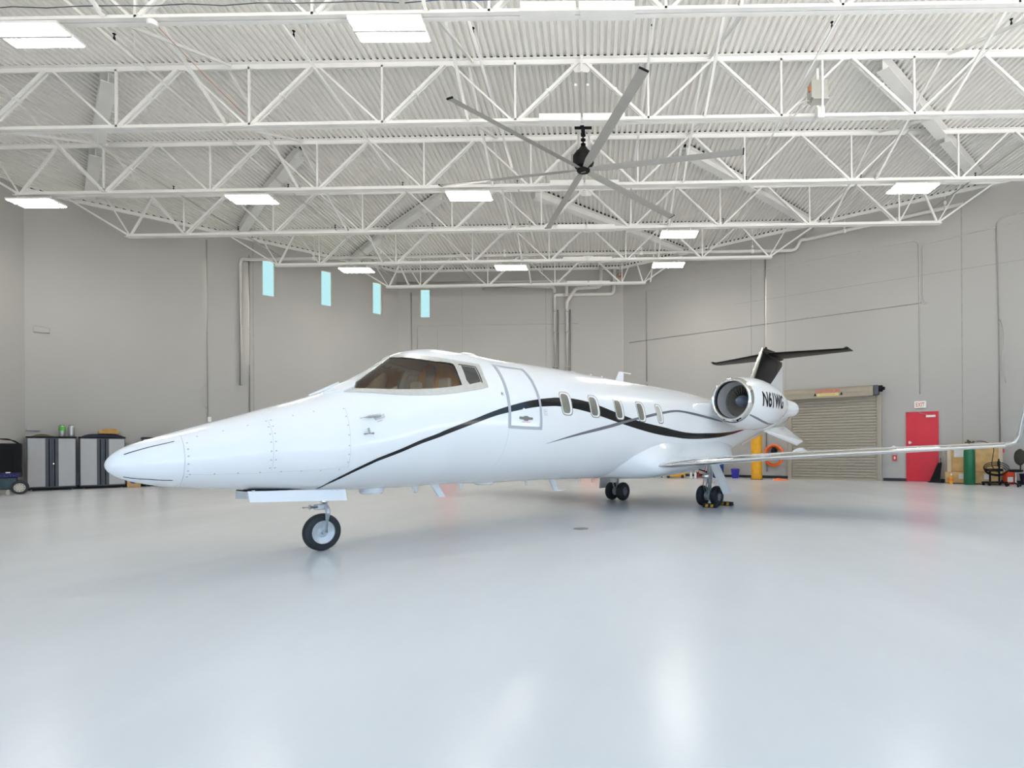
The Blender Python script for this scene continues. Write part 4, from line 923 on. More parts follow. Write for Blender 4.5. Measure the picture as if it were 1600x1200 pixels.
def ribbon(bm, pts, w, off, fn):      # thin painted line following the skin
    pr = None
    P = []
    for i in range(len(pts)-1):
        a, b = pts[i], pts[i+1]; n = max(1, int(math.hypot(b[0]-a[0], b[1]-a[1])/.06))
        P += [(a[0]+(b[0]-a[0])*k/n, a[1]+(b[1]-a[1])*k/n) for k in range(n)]
    P.append(pts[-1])
    for i, (u, v) in enumerate(P):
        a = P[max(i-1, 0)]; b = P[min(i+1, len(P)-1)]; r = sect(u)[3]
        du, dv = b[0]-a[0], (b[1]-a[1])*r; l = math.hypot(du, dv) or 1; nu, nv = -dv/l*w/2, du/l*w/2/r
        q = (bm.verts.new(fn(u+nu, v+nv, off)), bm.verts.new(fn(u-nu, v-nv, off)))
        if pr: bm.faces.new([pr[0], pr[1], q[1], q[0]])
        pr = q
def strip(bm, up, lo, off, fn, mi=0, cut=6):
    # up and lo are matched poly-lines along the fuselage
    def cr(p0, p1, p2, p3, t): return tuple(.5*((2*b)+(-a+c)*t+(2*a-5*b+4*c-d)*t*t+(-a+3*b-3*c+d)*t**3) for a, b, c, d in zip(p0, p1, p2, p3))
    def dense(P):
        o = []
        for i in range(len(P)-1):
            a, b, c, d = P[max(i-1, 0)], P[i], P[i+1], P[min(i+2, len(P)-1)]
            o += [cr(a, b, c, d, k/cut) for k in range(cut)]
        return o+[P[-1]]
    U, Lw = dense(up), dense(lo); prev = None
    for a, b in zip(U, Lw):
        row = [bm.verts.new(fn(a[0]+(b[0]-a[0])*k/4, a[1]+(b[1]-a[1])*k/4, off)) for k in range(5)]
        if prev:
            for k in range(4): bm.faces.new([prev[k], prev[k+1], row[k+1], row[k]])
        prev = row
SU = [(-.168, -1.2375), (-.101, -.8848), (.076, -.5678), (.302, -.3903), (.485, -.3024), (.783, -.2183), (1.105, -.1705), (1.259, -.1251), (1.615, -.0417), (1.928, .0411), (2.252, .147), (2.578, .246), (2.865, .3044), (3.134, .3418), (3.302, .3596), (3.646, .3702), (4.018, .3422), (4.343, .2881), (4.708, .2135), (5.031, .1546), (5.45, .0846), (5.933, .0429), (6.395, .0093), (6.73, -.0279), (7.147, -.0668), (7.625, -.0868), (8.185, -.0886), (8.806, -.0912), (9.357, -.0836), (10.039, -.0996), (10.33, -.14)]
SLo = [(-.160, -1.28), (-.086, -.9505), (.088, -.6401), (.311, -.4541), (.493, -.3676), (.789, -.2803), (1.11, -.2307), (1.264, -.194), (1.617, -.1052), (1.927, -.0182), (2.244, .0577), (2.56, .1363), (2.838, .1833), (3.098, .205), (3.297, .2134), (3.632, .1962), (4.027, .1542), (4.343, .1044), (4.703, .048), (5.014, .0049), (5.445, -.0483), (5.938, -.1053), (6.408, -.1449), (6.749, -.1659), (7.174, -.2001), (7.655, -.2121), (8.218, -.2156), (8.836, -.2018), (9.378, -.1683), (10.05, -.1445), (10.342, -.15)]
GU = [(3.029, -.3618), (3.362, -.2726), (3.762, -.1728), (4.25, -.0702), (4.797, .0332), (5.408, .1473), (5.744, .2128), (6.105, .2838), (6.484, .3418), (6.749, .3792), (7.013, .3977), (7.331, .3832), (7.729, .3526), (8.224, .2981), (8.607, .2539), (8.93, .2004)]
GL = [(3.03, -.3645), (3.367, -.2925), (3.769, -.2119), (4.255, -.1219), (4.796, -.0149), (5.401, .1063), (5.73, .1582), (6.083, .2252), (6.459, .288), (6.723, .3302), (6.986, .351), (7.303, .3338), (7.696, .2924), (8.195, .2403), (8.586, .2069), (8.985, .1688)]
def ease(P):       # even out small wobbles of a painted edge
    o = list(P)
    for i in range(2, len(P)-2):
        (x0, y0), (x1, y1), (x2, y2) = P[i-1], P[i], P[i+1]
        o[i] = (x1, .8*y1+.2*(y0+(y2-y0)*(x1-x0)/(x2-x0)))
    return o
SU, SLo, GU, GL = ease(SU), ease(SLo), ease(GU), ease(GL)
for fn in (L_, R_):
    bm = B(); strip(bm, SU, SLo, .003, fn); jp('black_stripe', bm, M['black'], fus)
    bm = B(); strip(bm, GU, GL, .005, fn); jp('grey_stripe', bm, M['greystripe'], fus)
    bm = B(); surf_patch(bm, fn, FRAME, .010, (GLASS, SIDEG), .05, skirt=-.012); jp('windshield_frame', bm, M['trim'], fus, angle=.5)
    bm = B(); surf_patch(bm, fn, GLASS, .006, (), .05); jp('windshield_pane', bm, M['windshield'], fus)
    bm = B(); surf_patch(bm, fn, SIDEG, .004, (), .05); jp('side_window_pane', bm, M['dark_glass'] if 'dark_glass' in M else M['black'], fus)
    bm = B(); c = SIDEG; ribbon(bm, [(1.60, .79), (1.872, .768), (1.872, .47)], .016, .0125, fn); jp('window_gasket', bm, M['dark'], fus)
    bm = B(); g = GLASS; ribbon(bm, g[6:19], .016, .0125, fn); jp('window_gasket', bm, M['dark'], fus)
    bm = B(); surf_patch(bm, fn, [(-.06, 1.30), (.20, 1.42), (.31, 1.37), (.315, 1.19), (.262, 1.085), (.15, 1.09)], .028, (), .05, skirt=-.02); jp('wiper_fairing', bm, M['paint'], fus, angle=.5)
    # seams, fasteners
    for P, w_ in (([(-1.5, -1.4), (-1.5, 1.5)], .007), ([(-.745, -.5), (-.745, .8)], .005), ([(.045, -.5), (.045, .68)], .005), ([(-1.49, -.52), (-1.3, -.555), (-.85, -.555), (-.3, -.50), (.02, -.45)], .004), ([(2.27, -.15), (2.25, -.5), (2.2, -.8)], .005)):
        bm = B(); ribbon(bm, P, w_, .0015, fn); jp('panel_seam', bm, M['seam'], fus)
    bm = B()
    for P in ([(-1.935, .6214), (-1.756, .7279), (-1.561, .7527)], [(-1.934, -.9822), (-1.765, -.8426), (-1.573, -.8111)]): ribbon(bm, P, .010, .002, fn)
    jp('nose_static_strip', bm, M['dark'], fus)
    bm = B()
    pts = [(-1.47, .57-.24*k) for k in range(6)]+[(-.765, .78-.2*k) for k in range(7)]+[(-.72, .78-.2*k) for k in range(7)]+[(.03, .67-.17*k) for k in range(7)]+[(-1.38+.22*k, .755+.006*k) for k in range(6)]+[(-1.45+.2*k, -.53+.006*max(0, k-4)) for k in range(8)]
    for u, v in pts:
        r = sect(u)[3]; vs = [bm.verts.new(fn(u+.009*math.cos(a*PI/4), v+.009*math.sin(a*PI/4)/r, .002)) for a in range(8)]; bm.faces.new(vs)
    jp('fasteners', bm, M['conduit'], fus)
# cabin door on the left side
door = empty('cabin_door', parent=jet)
DO = [(2.235, .93), (2.87, .95), (2.885, .70), (2.892, .47), (2.90, .29), (2.90, .09), (2.90, -.145), (2.25, -.145), (2.25, .04), (2.25, .21), (2.25, .42), (2.245, .65)]
DI = [(2.298, .895), (2.815, .91), (2.835, .69), (2.845, .45), (2.856, .29), (2.858, .09), (2.858, -.100), (2.298, -.104), (2.298, .05), (2.296, .23), (2.294, .44), (2.294, .66)]
bm = B(); surf_patch(bm, L_, DO, .0055, (DI,), .04); jp('door_outline', bm, M['doorgrey'], door)
bm = B(); surf_patch(bm, L_, [(2.45, .022), (2.53, .022), (2.55, .035), (2.60, .035), (2.62, .022), (2.70, .018), (2.70, -.008), (2.62, -.012), (2.60, -.026), (2.55, -.026), (2.53, -.012), (2.45, -.008)], .012, (), .02, skirt=-.003); jp('door_handle', bm, mat('handle_grey', (.17, .16, .14), .4, noise=.1), door, angle=.4)
bm = B(); surf_patch(bm, L_, [(2.50, -.035), (2.65, -.037), (2.65, -.05), (2.50, -.048)], .004, (), .03); jp('door_placard', bm, mat('pale_red_print', (.75, .45, .42), .5, noise=.05), door)
bm = B(); surf_patch(bm, L_, [(2.52, .142), (2.55, .142), (2.55, .122), (2.52, .122)], .008, (), .02); jp('door_button', bm, M['white'], door)
def outline_patch(nm, P, w, m):
    bm = B(); ribbon(bm, P+[P[0]], w, .004, L_); jp(nm, bm, m, fus)
outline_patch('placard', [(2.945, .145), (3.01, .145), (3.01, .085), (2.945, .085)], .006, M['doorgrey'])
bm = B(); surf_patch(bm, L_, [(2.965, .125), (2.99, .125), (2.99, .105), (2.965, .105)], .004, (), .02); ribbon(bm, [(2.94, .065), (3.02, .063)], .006, .004, L_); jp('placard', bm, M['doorgrey'], fus)
outline_patch('placard', [(2.165, .35), (2.20, .345), (2.20, .30), (2.165, .305)], .008, M['doorgrey'])
bm = B(); ribbon(bm, [(2.175, .34), (2.175, .31)], .012, .005, L_); jp('placard_mark', bm, M['dark'], fus)
# cabin windows
def rrect(c, hs, t0, t1, r, sh=0.):
    ct, ht = (t0+t1)/2, (t1-t0)/2; P = []
    for k in range(32):
        a = 2*PI*k/32; x = math.copysign(abs(math.cos(a))**.5, math.cos(a)); y = math.copysign(abs(math.sin(a))**.5, math.sin(a))
        P.append((c+hs*x, ct+ht*y))
    return P
for i, c in enumerate([3.468, 4.172, 4.878, 5.573, 6.215]):
    hs = .135 if i < 4 else .113
    for fn in (L_, R_):
        wn = empty('cabin_window', parent=jet)
        bm = B(); surf_patch(bm, fn, rrect(c, hs, .072, .478, .06), .010, (rrect(c, hs-.016, .088, .462, .05),), .05, skirt=.0); jp('window_rim', bm, M['chrome'], wn, angle=.5)
        bm = B(); surf_patch(bm, fn, rrect(c, hs-.014, .086, .464, .05), .0065, (rrect(c-.012, hs-.045, .108, .435, .05),), .05); jp('window_bezel', bm, M['white'], wn)
        bm = B(); surf_patch(bm, fn, rrect(c-.012, hs-.043, .106, .437, .05), .0055, (), .05); jp('window_pane', bm, M['windpane'] if i < 4 else M['winlight'], wn)
# cockpit behind the glass
ck_ = empty('cockpit', parent=jet)
def bulk(s, sc, m, nm):
    bm = B(); zm = sect(s)[2]; vs = []
    for k in range(48):
        p = raw(s, 2*PI*k/48); vs.append((J(s, p.y*sc, zm+(p.z-zm)*sc)))
    loft(bm, [vs, [v+Vector((.02, 0, 0)) for v in vs]]); return jp(nm, bm, m, ck_)
bulk(1.80, .965, M['curtain'], 'rear_curtain')
bm = B(); box(bm, J(1.77, -.28, 1.95), (.03, .20, 1.1)); jp('curtain_edge', bm, M['cream'], ck_)
bm = B(); quad(bm, [J(.1, .6, 1.18), J(1.8, .78, 1.18), J(1.8, -.78, 1.18), J(.1, -.6, 1.18)]); jp('floor_panel', bm, M['cockpit'], ck_)
bm = B(); box(bm, J(.60, 0, 1.60), (.36, 1.00, .36), bev=.05); box(bm, J(.66, 0, 1.78), (.46, 1.04, .05), bev=.02); jp('glareshield', bm, M['panel'], ck_)
for sd in (1, -1):
    bm = B(); box(bm, J(1.30, .36*sd, 1.45), (.48, .46, .14), bev=.05); box(bm, J(1.56, .36*sd, 1.78), (.13, .44, .66), bev=.05); box(bm, J(1.58, .36*sd, 2.18), (.09, .24, .16), bev=.035); jp('pilot_seat', bm, M['cream'], ck_)
    bm = B(); 
    for k in range(1): tube(bm, [J(.80, .36*sd, 1.60), J(.86, .36*sd, 1.78)], .02, 8); tube(bm, fillet([J(.86, .24*sd, 1.88), J(.86, .26*sd, 1.76), J(.86, .46*sd, 1.76), J(.86, .48*sd, 1.88)], .04), .015, 8)
    jp('control_yoke', bm, M['dark'], ck_)
# wing root fairing
bm = B(); secs = []
def lerp(x, xs, ys):
    if x <= xs[0]: return ys[0]
    for i in range(len(xs)-1):
        if x <= xs[i+1]: t = (x-xs[i])/(xs[i+1]-xs[i]); t = t*t*(3-2*t); return ys[i]+(ys[i+1]-ys[i])*t
    return ys[-1]
fs_ = [5.18, 5.25, 5.35, 5.5, 5.66, 5.83, 6.0, 6.2, 6.4, 7.0, 8.0, 8.8, 9.3, 9.8, 10.2, 10.5]
for s in fs_:
    thu = lerp(s, [5.18, 5.26, 5.5, 5.83, 6.12, 6.4, 8.8, 10.0, 10.5], [-1.25, -.80, -.575, -.42, -.33, -.29, -.30, -.6, -1.2])
    zt, zb, zm, hw = sect(s)
    sm = lerp(s, [5.18, 6.1, 8.9, 10.5], [0, 1, 1, 0])
    pu = raw(s, thu-.0)
    half = []
    for k in range(13):
        f = k/12; th = thu+( -PI/2-thu)*f; p = raw(s, th)
        e = math.sin(PI*min(1, f*1.15))**.8 if f < .87 else math.sin(PI*min(1, f*1.15))**.8 if f*1.15 < 1 else 0
        d = .46*sm*e*(1 if f < .5 else .9)
        y = p.y+d*.92; z = p.z-d*.30
        z = max(z, zb-.02*sm) if f > .5 else z
        half.append(J(s, y if k < 12 else 0, z-.004-.02*sm*(f > .8)))
    o = [Vector((v.x, -v.y, v.z)) for v in half[:-1]]
    secs.append(half+o[::-1])
loft(bm, secs, closed=False, capA=False, capB=False); jp('wing_root_fairing', bm, M['paint'], fus, angle=1.2)
# wings
def naca(x): return 5*(.2969*math.sqrt(x)-.126*x-.3516*x*x+.2843*x**3-.1036*x**4)
XS = [0, .003, .012, .03, .055, .08]
XM = [.08, .14, .22, .32, .44, .56, .68]
XR_ = [.68, .8, .9, 1.0]
def foil(s0, b0, z0, c, t, phi, xs, off=0., cam_=.015):
    up, lo = [], []
    for x in xs:
        h = t*c*naca(x)+off; m_ = cam_*c*4*x*(1-x)
        up.append(J(s0+x*c-(off if x == 0 else 0), b0-(m_+h)*math.sin(phi), z0+(m_+h)*math.cos(phi)))
        lo.append(J(s0+x*c-(off if x == 0 else 0), b0-(m_-h)*math.sin(phi), z0+(m_-h)*math.cos(phi)))
    return up[::-1]+lo
WST = [(.75, 5.86, .885, 2.75, .068, 0), (1.05, 5.94, .912, 2.68, .066, 0), (2.0, 6.19, .985, 2.36, .066, .03), (3.07, 6.48, 1.068, 2.08, .066, .05), (4.8, 6.95, 1.168, 1.60, .073, .06), (6.2, 7.32, 1.242, 1.22, .070, .08), (6.45, 7.40, 1.258, 1.15, .07, .25), (6.56, 7.49, 1.30, 1.06, .065, .9), (6.605, 7.62, 1.40, .98, .06, 1.30), (6.645, 7.84, 1.70, .80, .055, 1.40), (6.70, 8.12, 2.06, .58, .055, 1.42), (6.715, 8.24, 2.20, .46, .05, 1.42)]
for sd, nm in ((1, 'wing'), (-1, 'wing')):
    def ws(st, xs, off=0.):
        b, s, z, c, t, ph = st; q = foil(s, b, z, c, t, ph, xs, off); return [Vector((v.x, v.y*sd, v.z)) for v in q]
    inner = WST[:7]; 
    bm = B(); loft(bm, [ws(st, XM) for st in inner]); wing = jp(nm, bm, M['paint'], angle=.5)
    bm = B(); loft(bm, [ws(st, XS, .002) for st in WST[1:7]]); jp('leading_edge', bm, M['chrome'], wing, angle=.9)
    bm = B(); loft(bm, [ws(st, XR_) for st in WST[1:4]]); jp('flap', bm, M['paint'], wing, angle=.5)
    bm = B(); loft(bm, [ws(st, XR_) for st in WST[3:7]]); jp('aileron', bm, M['paint'], wing, angle=.5)
    bm = B(); loft(bm, [ws(st, XS+XM[1:]+XR_[1:]) for st in WST[6:]]); wl = jp('winglet', bm, M['alu'], wing, angle=.7)
    for b_, s0, s1, zt_ in ((3.2, 7.15, 8.35, 1.245), (4.78, 7.75, 8.35, 1.275)):
        bm = B(); secs = []
        for k in range(9):
            f = k/8; s = s0+(s1-s0)*f; h = math.sin(PI*(.06+.88*f))**.7; z0 = .98+.06*(b_-2); secs.append([J(s, (b_+w_)*sd, z) for w_, z in ((-.05, z0), (.05, z0), (.045, z0+(zt_-z0)*h*.8), (0, z0+(zt_-z0)*h), (-.045, z0+(zt_-z0)*h*.8))])
        loft(bm, secs); jp('wing_fence', bm, M['paint'], wing, angle=.9)
    bm = B(); box(bm, J(7.375, 6.25*sd, 1.238), (.03, .16, .03), bev=.01); jp('navigation_light', bm, M['alu'], wing)
# engines
for sd in (1, -1):
    A0 = J(8.22, 1.5*sd, 2.32); AX = Vector((1, -.035*sd, -.01)).normalized(); X_, Y_ = frame(AX)
    def na(prof, n=56, bulge=True, **k):
        bm = B(); lathe(bm, prof, A0, AX, n, **k)
        if bulge:
            for v in bm.verts:
                d = (v.co-A0).dot(AX); ctr = A0+AX*d
                if v.co.z < ctr.z: v.co.z = ctr.z+(v.co.z-ctr.z)*(1+.13*math.sin(PI*min(1, max(0, d/2.3))))
        return bm
    eng = jp('engine_nacelle', na([(.15, .497), (.3, .528), (.55, .555), (.85, .568), (1.15, .562), (1.5, .53), (1.85, .47), (2.15, .395), (2.42, .31), (2.42, .20)]), M['paint'], angle=.7)
    jp('intake_lip', na([(.10, .402), (.05, .405), (.018, .418), (.0, .443), (.012, .464), (.05, .478), (.10, .489), (.152, .499)], bulge=False), M['chrome'], eng, angle=1.)
    jp('lip_seal', na([(.10, .402), (.155, .398)], bulge=False), M['dark'], eng)
    jp('intake_duct', na([(.155, .398), (.35, .392), (.62, .388)], bulge=False), M['duct'], eng)
    jp('fan_case_ring', na([(.50, .393), (.50, .372), (.54, .372), (.54, .393)], bulge=False), M['alu'], eng)
    jp('fan_backing', na([(.80, .39), (.80, .0)], bulge=False), M['dark'], eng)
    bm = B(); nb_ = 26
    for k in range(nb_):
        a0 = 2*PI*k/nb_; secs = []
        for r, tw, ch_ in ((.10, .35, .075), (.22, .75, .095), (.30, .95, .105), (.372, 1.10, .11)):
            sec = []
            for u in (-.5, 0, .5):
                ax_ = .60+u*ch_*math.cos(tw); tg = u*ch_*math.sin(tw)*1.0; a = a0+tg/r
                sec.append(A0+AX*ax_+X_*(r*math.cos(a))+Y_*(r*math.sin(a)))
            secs.append(sec+[p+AX*.006 for p in sec[::-1]])
        loft(bm, secs)
    jp('fan_blades', bm, M['fanblade'], eng, angle=.3)
    jp('spinner', na([(.27, 0), (.30, .03), (.40, .085), (.50, .125), (.60, .145)], bulge=False), M['spinner'], eng)
    A1 = A0+AX*2.2
    bm = B(); lathe(bm, [(-.1, .34), (.2, .265), (.5, .23), (.8, .21), (1.0, .20), (1.06, .185), (1.06, .15), (.7, .16)], A1, Vector((1, -.10*sd, -.035)), 40); jp('exhaust_nozzle', bm, M['paint'], eng, angle=.7)
    def nsurf(ds, ph, off):
        r = lerp(ds, [.15, .3, .55, .85, 1.15, 1.5, 1.85, 2.15, 2.42], [.497, .528, .555, .568, .562, .53, .47, .395, .31])
        # linear profile as lathed
        xs = [.15, .3, .55, .85, 1.15, 1.5, 1.85, 2.15, 2.42]; ys = [.497, .528, .555, .568, .562, .53, .47, .395, .31]
        for i in range(len(xs)-1):
            if ds <= xs[i+1]: r = ys[i]+(ys[i+1]-ys[i])*(ds-xs[i])/(xs[i+1]-xs[i]); break
        r += off; ctr = A0+AX*ds; zz = r*math.sin(ph)
        if zz < 0: zz *= (1+.13*math.sin(PI*min(1, max(0, ds/2.3))))
        return ctr+Vector((0, -sd*r*math.cos(ph), zz))
    bm = B(); up = [(.16, -.67), (.5, -.72), (.9, -.80), (1.3, -.90), (1.75, -1.02)]; pv = None
    for i in range(33):
        f = i/32*(len(up)-1); k = min(int(f), len(up)-2); t = f-k; u = up[k][0]+(up[k+1][0]-up[k][0])*t; v = up[k][1]+(up[k+1][1]-up[k][1])*t
        rw = [bm.verts.new(nsurf(u, v-.085*q/3, .004)) for q in range(4)]
        if pv:
            for q in range(3): bm.faces.new([pv[q], pv[q+1], rw[q+1], rw[q]])
        pv = rw
    jp('grey_stripe', bm, M['greystripe'], eng)
    me = text_mesh('N61WG', 1., bold=.028); xs = [v.co.x for v in me.vertices]; ys = [v.co.y for v in me.vertices]
    bm = B(); bm.from_mesh(me); bpy.data.meshes.remove(me)
    for _ in range(3): bmesh.ops.subdivide_edges(bm, edges=[e for e in bm.edges if e.calc_length() > .12], cuts=1); bmesh.ops.triangulate(bm, faces=bm.faces)
    x0, x1, y0, y1 = min(xs), max(xs), min(ys), max(ys)
    for v in bm.verts:
        fx = (v.co.x-x0)/(x1-x0); fy = (v.co.y-y0)/(y1-y0)
        if sd < 0: fx = 1-fx
        ds = .46+1.17*fx; v.co = nsurf(ds, ((fy-.5)*.33+.03)/.55, .006)
    jp('registration_letters', bm, M['dark'], eng, smooth=False)
    bm = B(); prism(bm, [nsurf(.02, -1.05, .012), nsurf(.02, -1.30, .012), nsurf(.10, -1.30, .012), nsurf(.10, -1.24, .012), nsurf(.05, -1.24, .012), nsurf(.05, -1.05, .012)], (0, 0, .004)); jp('drain_mark', bm, M['dark'], eng, smooth=False)
    # pylon
    bm = B(); secs = []
    for b_, z_, s0, c in ((.70, 2.10, 7.60, 2.9), (.90, 2.13, 7.72, 2.75), (1.01, 2.17, 8.34, 2.05)):
        q = foil(s0, b_, z_, c, .13, 0, XS+XM[1:]+XR_[1:], 0, 0); secs.append([Vector((v.x, v.y*sd, v.z)) for v in q])
    loft(bm, secs); jp('engine_pylon', bm, M['paint'], angle=.7)
# fin, rudder, stabiliser
FST = [(2.40, 11.83, 3.42, .09), (3.0, 12.40, 2.83, .09), (3.6, 12.90, 2.31, .09), (4.10, 13.31, 1.88, .09), (4.355, 13.52, 1.50, .08)]
def fin_sec(st, xs, off=0.):
    z, s, c, t = st; up, lo = [], []
    for x in xs:
        h = t*c*naca(x)+off; up.append(J(s+x*c-(off if x == 0 else 0), h, z)); lo.append(J(s+x*c-(off if x == 0 else 0), -h, z))
    return up[::-1]+lo
def twotone(bm):
    p0, p1 = J(13.9, 0, 3.23), J(15.2, 0, 3.98); d = p1-p0; n = Vector((-d.z, 0, d.x)).normalized()
    bmesh.ops.bisect_plane(bm, geom=bm.verts[:]+bm.edges[:]+bm.faces[:], plane_co=p0, plane_no=n)
    bm.faces.ensure_lookup_table()
    for f in bm.faces: f.material_index = 1 if (f.calc_center_median()-p0).dot(n) > 0 else 0
bm = B(); loft(bm, [fin_sec(st, [.05, .08, .14, .22, .32, .44, .56, .70]) for st in FST]); twotone(bm); fin = jp('vertical_fin', bm, [M['paint'], M['tail_black']], angle=.5)
bm = B(); loft(bm, [fin_sec(st, [0, .003, .012, .03, .05], .002) for st in FST]); jp('fin_leading_edge', bm, M['chrome'], fin, angle=.9)
bm = B(); loft(bm, [fin_sec(st, [.705, .8, .9, 1.0]) for st in FST[:4]]); twotone(bm); jp('rudder', bm, [M['paint'], M['tail_black']], fin, angle=.5)
bm = B(); prism(bm, [J(13.75, .01, 4.35), J(13.95, .01, 4.35), J(13.92, .01, 4.43), J(13.82, .01, 4.43)], (0, .02, 0)); jp('tail_antenna', bm, M['tail_black'], fin, smooth=False)
stab = empty('horizontal_stabilizer', parent=jet)
bm = B(); lathe(bm, [(0, 0), (.05, .05), (.2, .10), (.6, .135), (1.1, .13), (1.6, .08), (1.85, .02), (1.86, 0)], J(13.42, 0, 4.20), (1, 0, 0), 24); jp('bullet_fairing', bm, M['tail_black'], stab)
for sd in (1, -1):
    def hs_(b, xs, off=0):
        f = b/2.24; s = 13.72+(14.55-13.72)*f; te = 15.12+.08*f; c = te-s; q = foil(s, b, 4.20+.02*f, c, .09, 0, xs, off, 0); return [Vector((v.x, v.y*sd, v.z)) for v in q]
    bm = B(); loft(bm, [hs_(b, [.05, .08, .14, .22, .32, .44, .56, .66]) for b in (.0, .8, 1.6, 2.18)]); jp('stabilizer_panel', bm, M['tail_black'], stab, angle=.5)
    bm = B(); loft(bm, [hs_(b, [0, .003, .012, .03, .05], .002) for b in (.0, .8, 1.6, 2.18)]); jp('stabilizer_leading_edge', bm, M['tail_black'], stab, angle=.9)
    bm = B(); loft(bm, [hs_(b, [.675, .8, .9, 1.0]) for b in (.12, .8, 1.6, 2.16)]); jp('elevator', bm, M['tail_black'], stab, angle=.5)
    bm = B(); loft(bm, [hs_(2.18, XS+XM[1:]+XR_[1:]), hs_(2.235, XS+XM[1:]+XR_[1:])]); prism(bm, [J(14.42, 2.17*sd, 4.225), J(14.72, 2.17*sd, 4.225), J(14.72, 2.17*sd, 4.265), J(14.48, 2.17*sd, 4.265)], (0, -.06*sd, 0)); jp('stabilizer_tip', bm, M['tail_black'], stab, angle=.7)
    # ventral delta fin
    bm = B(); P = [(12.75, .28, 1.80), (14.75, .22, 1.93), (14.45, .92, 1.45), (13.98, .92, 1.345)]
    n = Vector((0, .6, .8)); a = [J(x, y*sd, z) for x, y, z in P]; d = Vector((0, -.014*sd, .02)); loft(bm, [[p-d for p in a], [p+d for p in a]]); jp('ventral_fin', bm, M['paint'], smooth=False)
# landing gear
def wheel(par, s, b, r, w, rim, nm='tire'):
    bm = B(); prof = []
    for k in range(17):
        a = PI*k/16; prof.append((-w/2*math.cos(a)*1.0, rim+(r-rim)*math.sin(a)**.34))
    lathe(bm, prof, J(s, b, r), (0, 1, 0), 44)
    for q in (-.3, 0, .3): pass
    t = jp(nm, bm, M['rubber'], par, angle=1.)
    bm = B(); lathe(bm, [(-w*.40, rim+.004), (-w*.42, rim*.96), (-w*.30, rim*.82), (-w*.22, rim*.45), (-w*.34, rim*.36), (-w*.36, 0)], J(s, b, r), (0, 1, 0), 36); lathe(bm, [(w*.40, rim+.004), (w*.42, rim*.96), (w*.30, rim*.82), (w*.22, rim*.45), (w*.34, rim*.36), (w*.36, 0)], J(s, b, r), (0, 1, 0), 36)
    return t, bm
ng = empty('nose_landing_gear', parent=jet)
t, hub = wheel(ng, 0, 0, .230, .115, .145); jp('wheel_hub', hub, M['silver'], ng, angle=.5)
bm = B(); lathe(bm, [(.03, 0), (.03, .03), (.1, .03), (.1, .018), (.115, .018), (.115, 0)], J(0, 0, .23), (0, -1, 0), 20); jp('axle_nut', bm, M['alu'], ng, angle=.5)
bm = B(); tube(bm, fillet([J(.0, .105, .23), J(.03, .105, .50), J(.03, .05, .55), J(.03, 0, .58)], .06), [.026]*1+[.03]*(len(fillet([J(.0, .105, .23), J(.03, .105, .50), J(.03, .05, .55), J(.03, 0, .58)], .06))-1), 12); jp('fork', bm, M['silver'], ng)
bm = B(); tube(bm, [J(.03, 0, .53), J(.03, 0, .60), J(.03, 0, .60), J(.04, 0, .95)], [.055, .055, .036, .036], 14); jp('strut', bm, M['chrome'], ng, angle=.6)
bm = B(); box(bm, J(-.04, .03, .545), (.13, .07, .07), bev=.015); tube(bm, [J(-.08, .04, .55), J(-.17, .05, .55)], .03, 10); tube(bm, [J(-.17, .05, .55), J(-.25, .05, .555)], .008, 6); jp('steering_actuator', bm, M['silver'], ng)
for sd, s0, s1, zt0, zt1 in ((1, -.92, .16, .80, .76), (-1, -.86, .16, .80, .76)):
    bm = B(); loft(bm, [[J(s0, .285*sd, zt0), J(s1, .285*sd, zt1), J(s1+.01, .31*sd, .625), J(s0+.01, .31*sd, .68)], [J(s0, .262*sd, zt0), J(s1, .262*sd, zt1), J(s1+.01, .285*sd, .625), J(s0+.01, .285*sd, .68)]]); gd = jp('nose_gear_door', bm, M['paint'], smooth=False)
    bm = B()
    for s_ in (s0+.05, s1-.10, s1-.16): box(bm, J(s_, .29*sd, lerp(s_, [s0, s1], [zt0, zt1])+.002), (.03, .016, .012))
    jp('hinges', bm, M['alu'], gd, smooth=False)
bm = B(); box(bm, J(-.35, 0, .795), (1.05, .40, .02)); jp('gear_bay', bm, M['dark'], ng, smooth=False)
